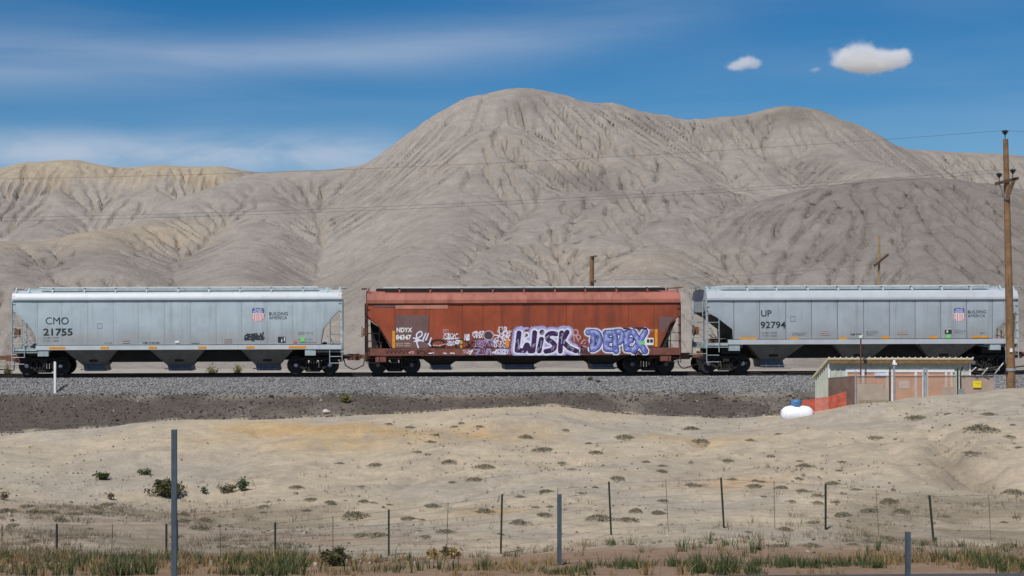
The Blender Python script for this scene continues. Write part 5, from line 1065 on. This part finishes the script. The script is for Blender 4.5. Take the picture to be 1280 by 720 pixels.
# pebbles and clods on the dirt
V = []; Fc = []; g = np.random.default_rng(77)
for i in range(5200):
    Y_ = g.uniform(24, 64); u = g.uniform(-40, 1320); x = ux(u, Y_)
    if g.random() > clump(x, Y_, .25, 560): continue
    sz = g.uniform(.02, .07)*(1.6 if g.random() < .05 else 1); z = gz(x, Y_); rot = np.array(Matrix.Rotation(g.uniform(0, 6.3), 3, Vector(g.normal(size=3)).normalized()))
    p = (sv*(1+g.uniform(-.35, .35, (8, 3))))*sz @ rot.T+np.array((x, Y_, z+sz*.15)); o = len(V); V += p.tolist(); Fc += [tuple(k+o for k in f) for f in q6]
tag(pydata('pebbles', V, Fc, leaf_mat('pebble', [(.14, .115, .09), (.24, .20, .155), (.34, .30, .235)])), kind='stuff')
# ---- two small fair-weather clouds and a scrap
def cloud(blobs, D, dens, label, seed):
    """vapour whose density is a sum of soft puffs broken up by noise, inside a loose hull"""
    bm = bmesh.new(); c = np.mean(np.array([b[:2] for b in blobs]), 0); O = pt(c[0], c[1], D); PB = []
    for u, p, ru, rp in blobs:
        q = pt(u, p, D)-O; r0 = ru/F*D; r1 = rp/F*D; PB.append((q, (r0, r0*.8, r1)))
        bmesh.ops.create_icosphere(bm, subdivisions=2, radius=1, matrix=Matrix.Translation(q) @ Matrix.Diagonal((r0*1.7, r0*1.3, r1*1.8, 1)))
    me = bpy.data.meshes.new('cloud'); bm.to_mesh(me); bm.free(); o = link('cloud', me); o.location = O
    rm = o.modifiers.new('remesh', 'REMESH'); rm.mode = 'VOXEL'; rm.voxel_size = D*.0020; m2 = bpy.data.meshes.new_from_object(o.evaluated_get(bpy.context.evaluated_depsgraph_get())); o.modifiers.clear(); o.data = m2
    mt = bpy.data.materials.new('cloud_vapour'); mt.use_nodes = True; nn = NT(mt.node_tree); nn.n.clear(); ou = nn.new('ShaderNodeOutputMaterial'); pv = nn.new('ShaderNodeVolumePrincipled'); pv.inputs['Color'].default_value = (1, 1, 1, 1); pv.inputs['Anisotropy'].default_value = .1
    co = nn.new('ShaderNodeTexCoord').outputs['Object']; tot = None
    for q, r in PB:
        a = nn.new('ShaderNodeVectorMath', operation='SUBTRACT'); nn.l.new(co, a.inputs[0]); a.inputs[1].default_value = q
        l = nn.new('ShaderNodeVectorMath', operation='LENGTH'); nn.l.new(nn.vmul(a.outputs[0], (1/r[0], 1/r[1], 1/r[2])), l.inputs[0])
        e = nn.math('POWER', 2.718, nn.math('MULTIPLY', nn.math('MULTIPLY', l.outputs['Value'], l.outputs['Value']), -1.15)); tot = e if tot is None else nn.math('ADD', tot, e)
    nz_ = nn.math('ADD', nn.math('MULTIPLY_ADD', nn.noise(co, .055, 5, .62), 1.5, -.75), nn.math('MULTIPLY_ADD', nn.noise(co, .17, 3, .6), .6, -.3))
    f = nn.ramp(nn.math('ADD', nn.math('MINIMUM', tot, 1.15), nz_), .22, 1.05)
    nn.l.new(nn.math('MULTIPLY', f, dens), pv.inputs['Density']); nn.l.new(pv.outputs[0], ou.inputs['Volume']); m2.materials.clear(); m2.materials.append(mt); tag(o, label, 'cloud', 'small white clouds'); return o
cloud([(1062, 72, 20, 13), (1078, 66, 20, 14), (1068, 80, 22, 8), (1095, 76, 24, 12), (1115, 74, 18, 10), (1128, 68, 10, 8), (1130, 76, 9, 7), (1090, 84, 24, 6)], 1500, .12, 'bright white puffy cloud above the right side of the hills', 600)
cloud([(925, 79, 13, 7), (936, 76, 11, 8), (944, 81, 9, 6), (918, 84, 10, 4)], 1500, .085, 'smaller soft white cloud left of the bright puffy one', 610)
cloud([(1019, 87, 8, 3.4)], 1500, .05, 'faint scrap of cloud between the two larger clouds', 620)
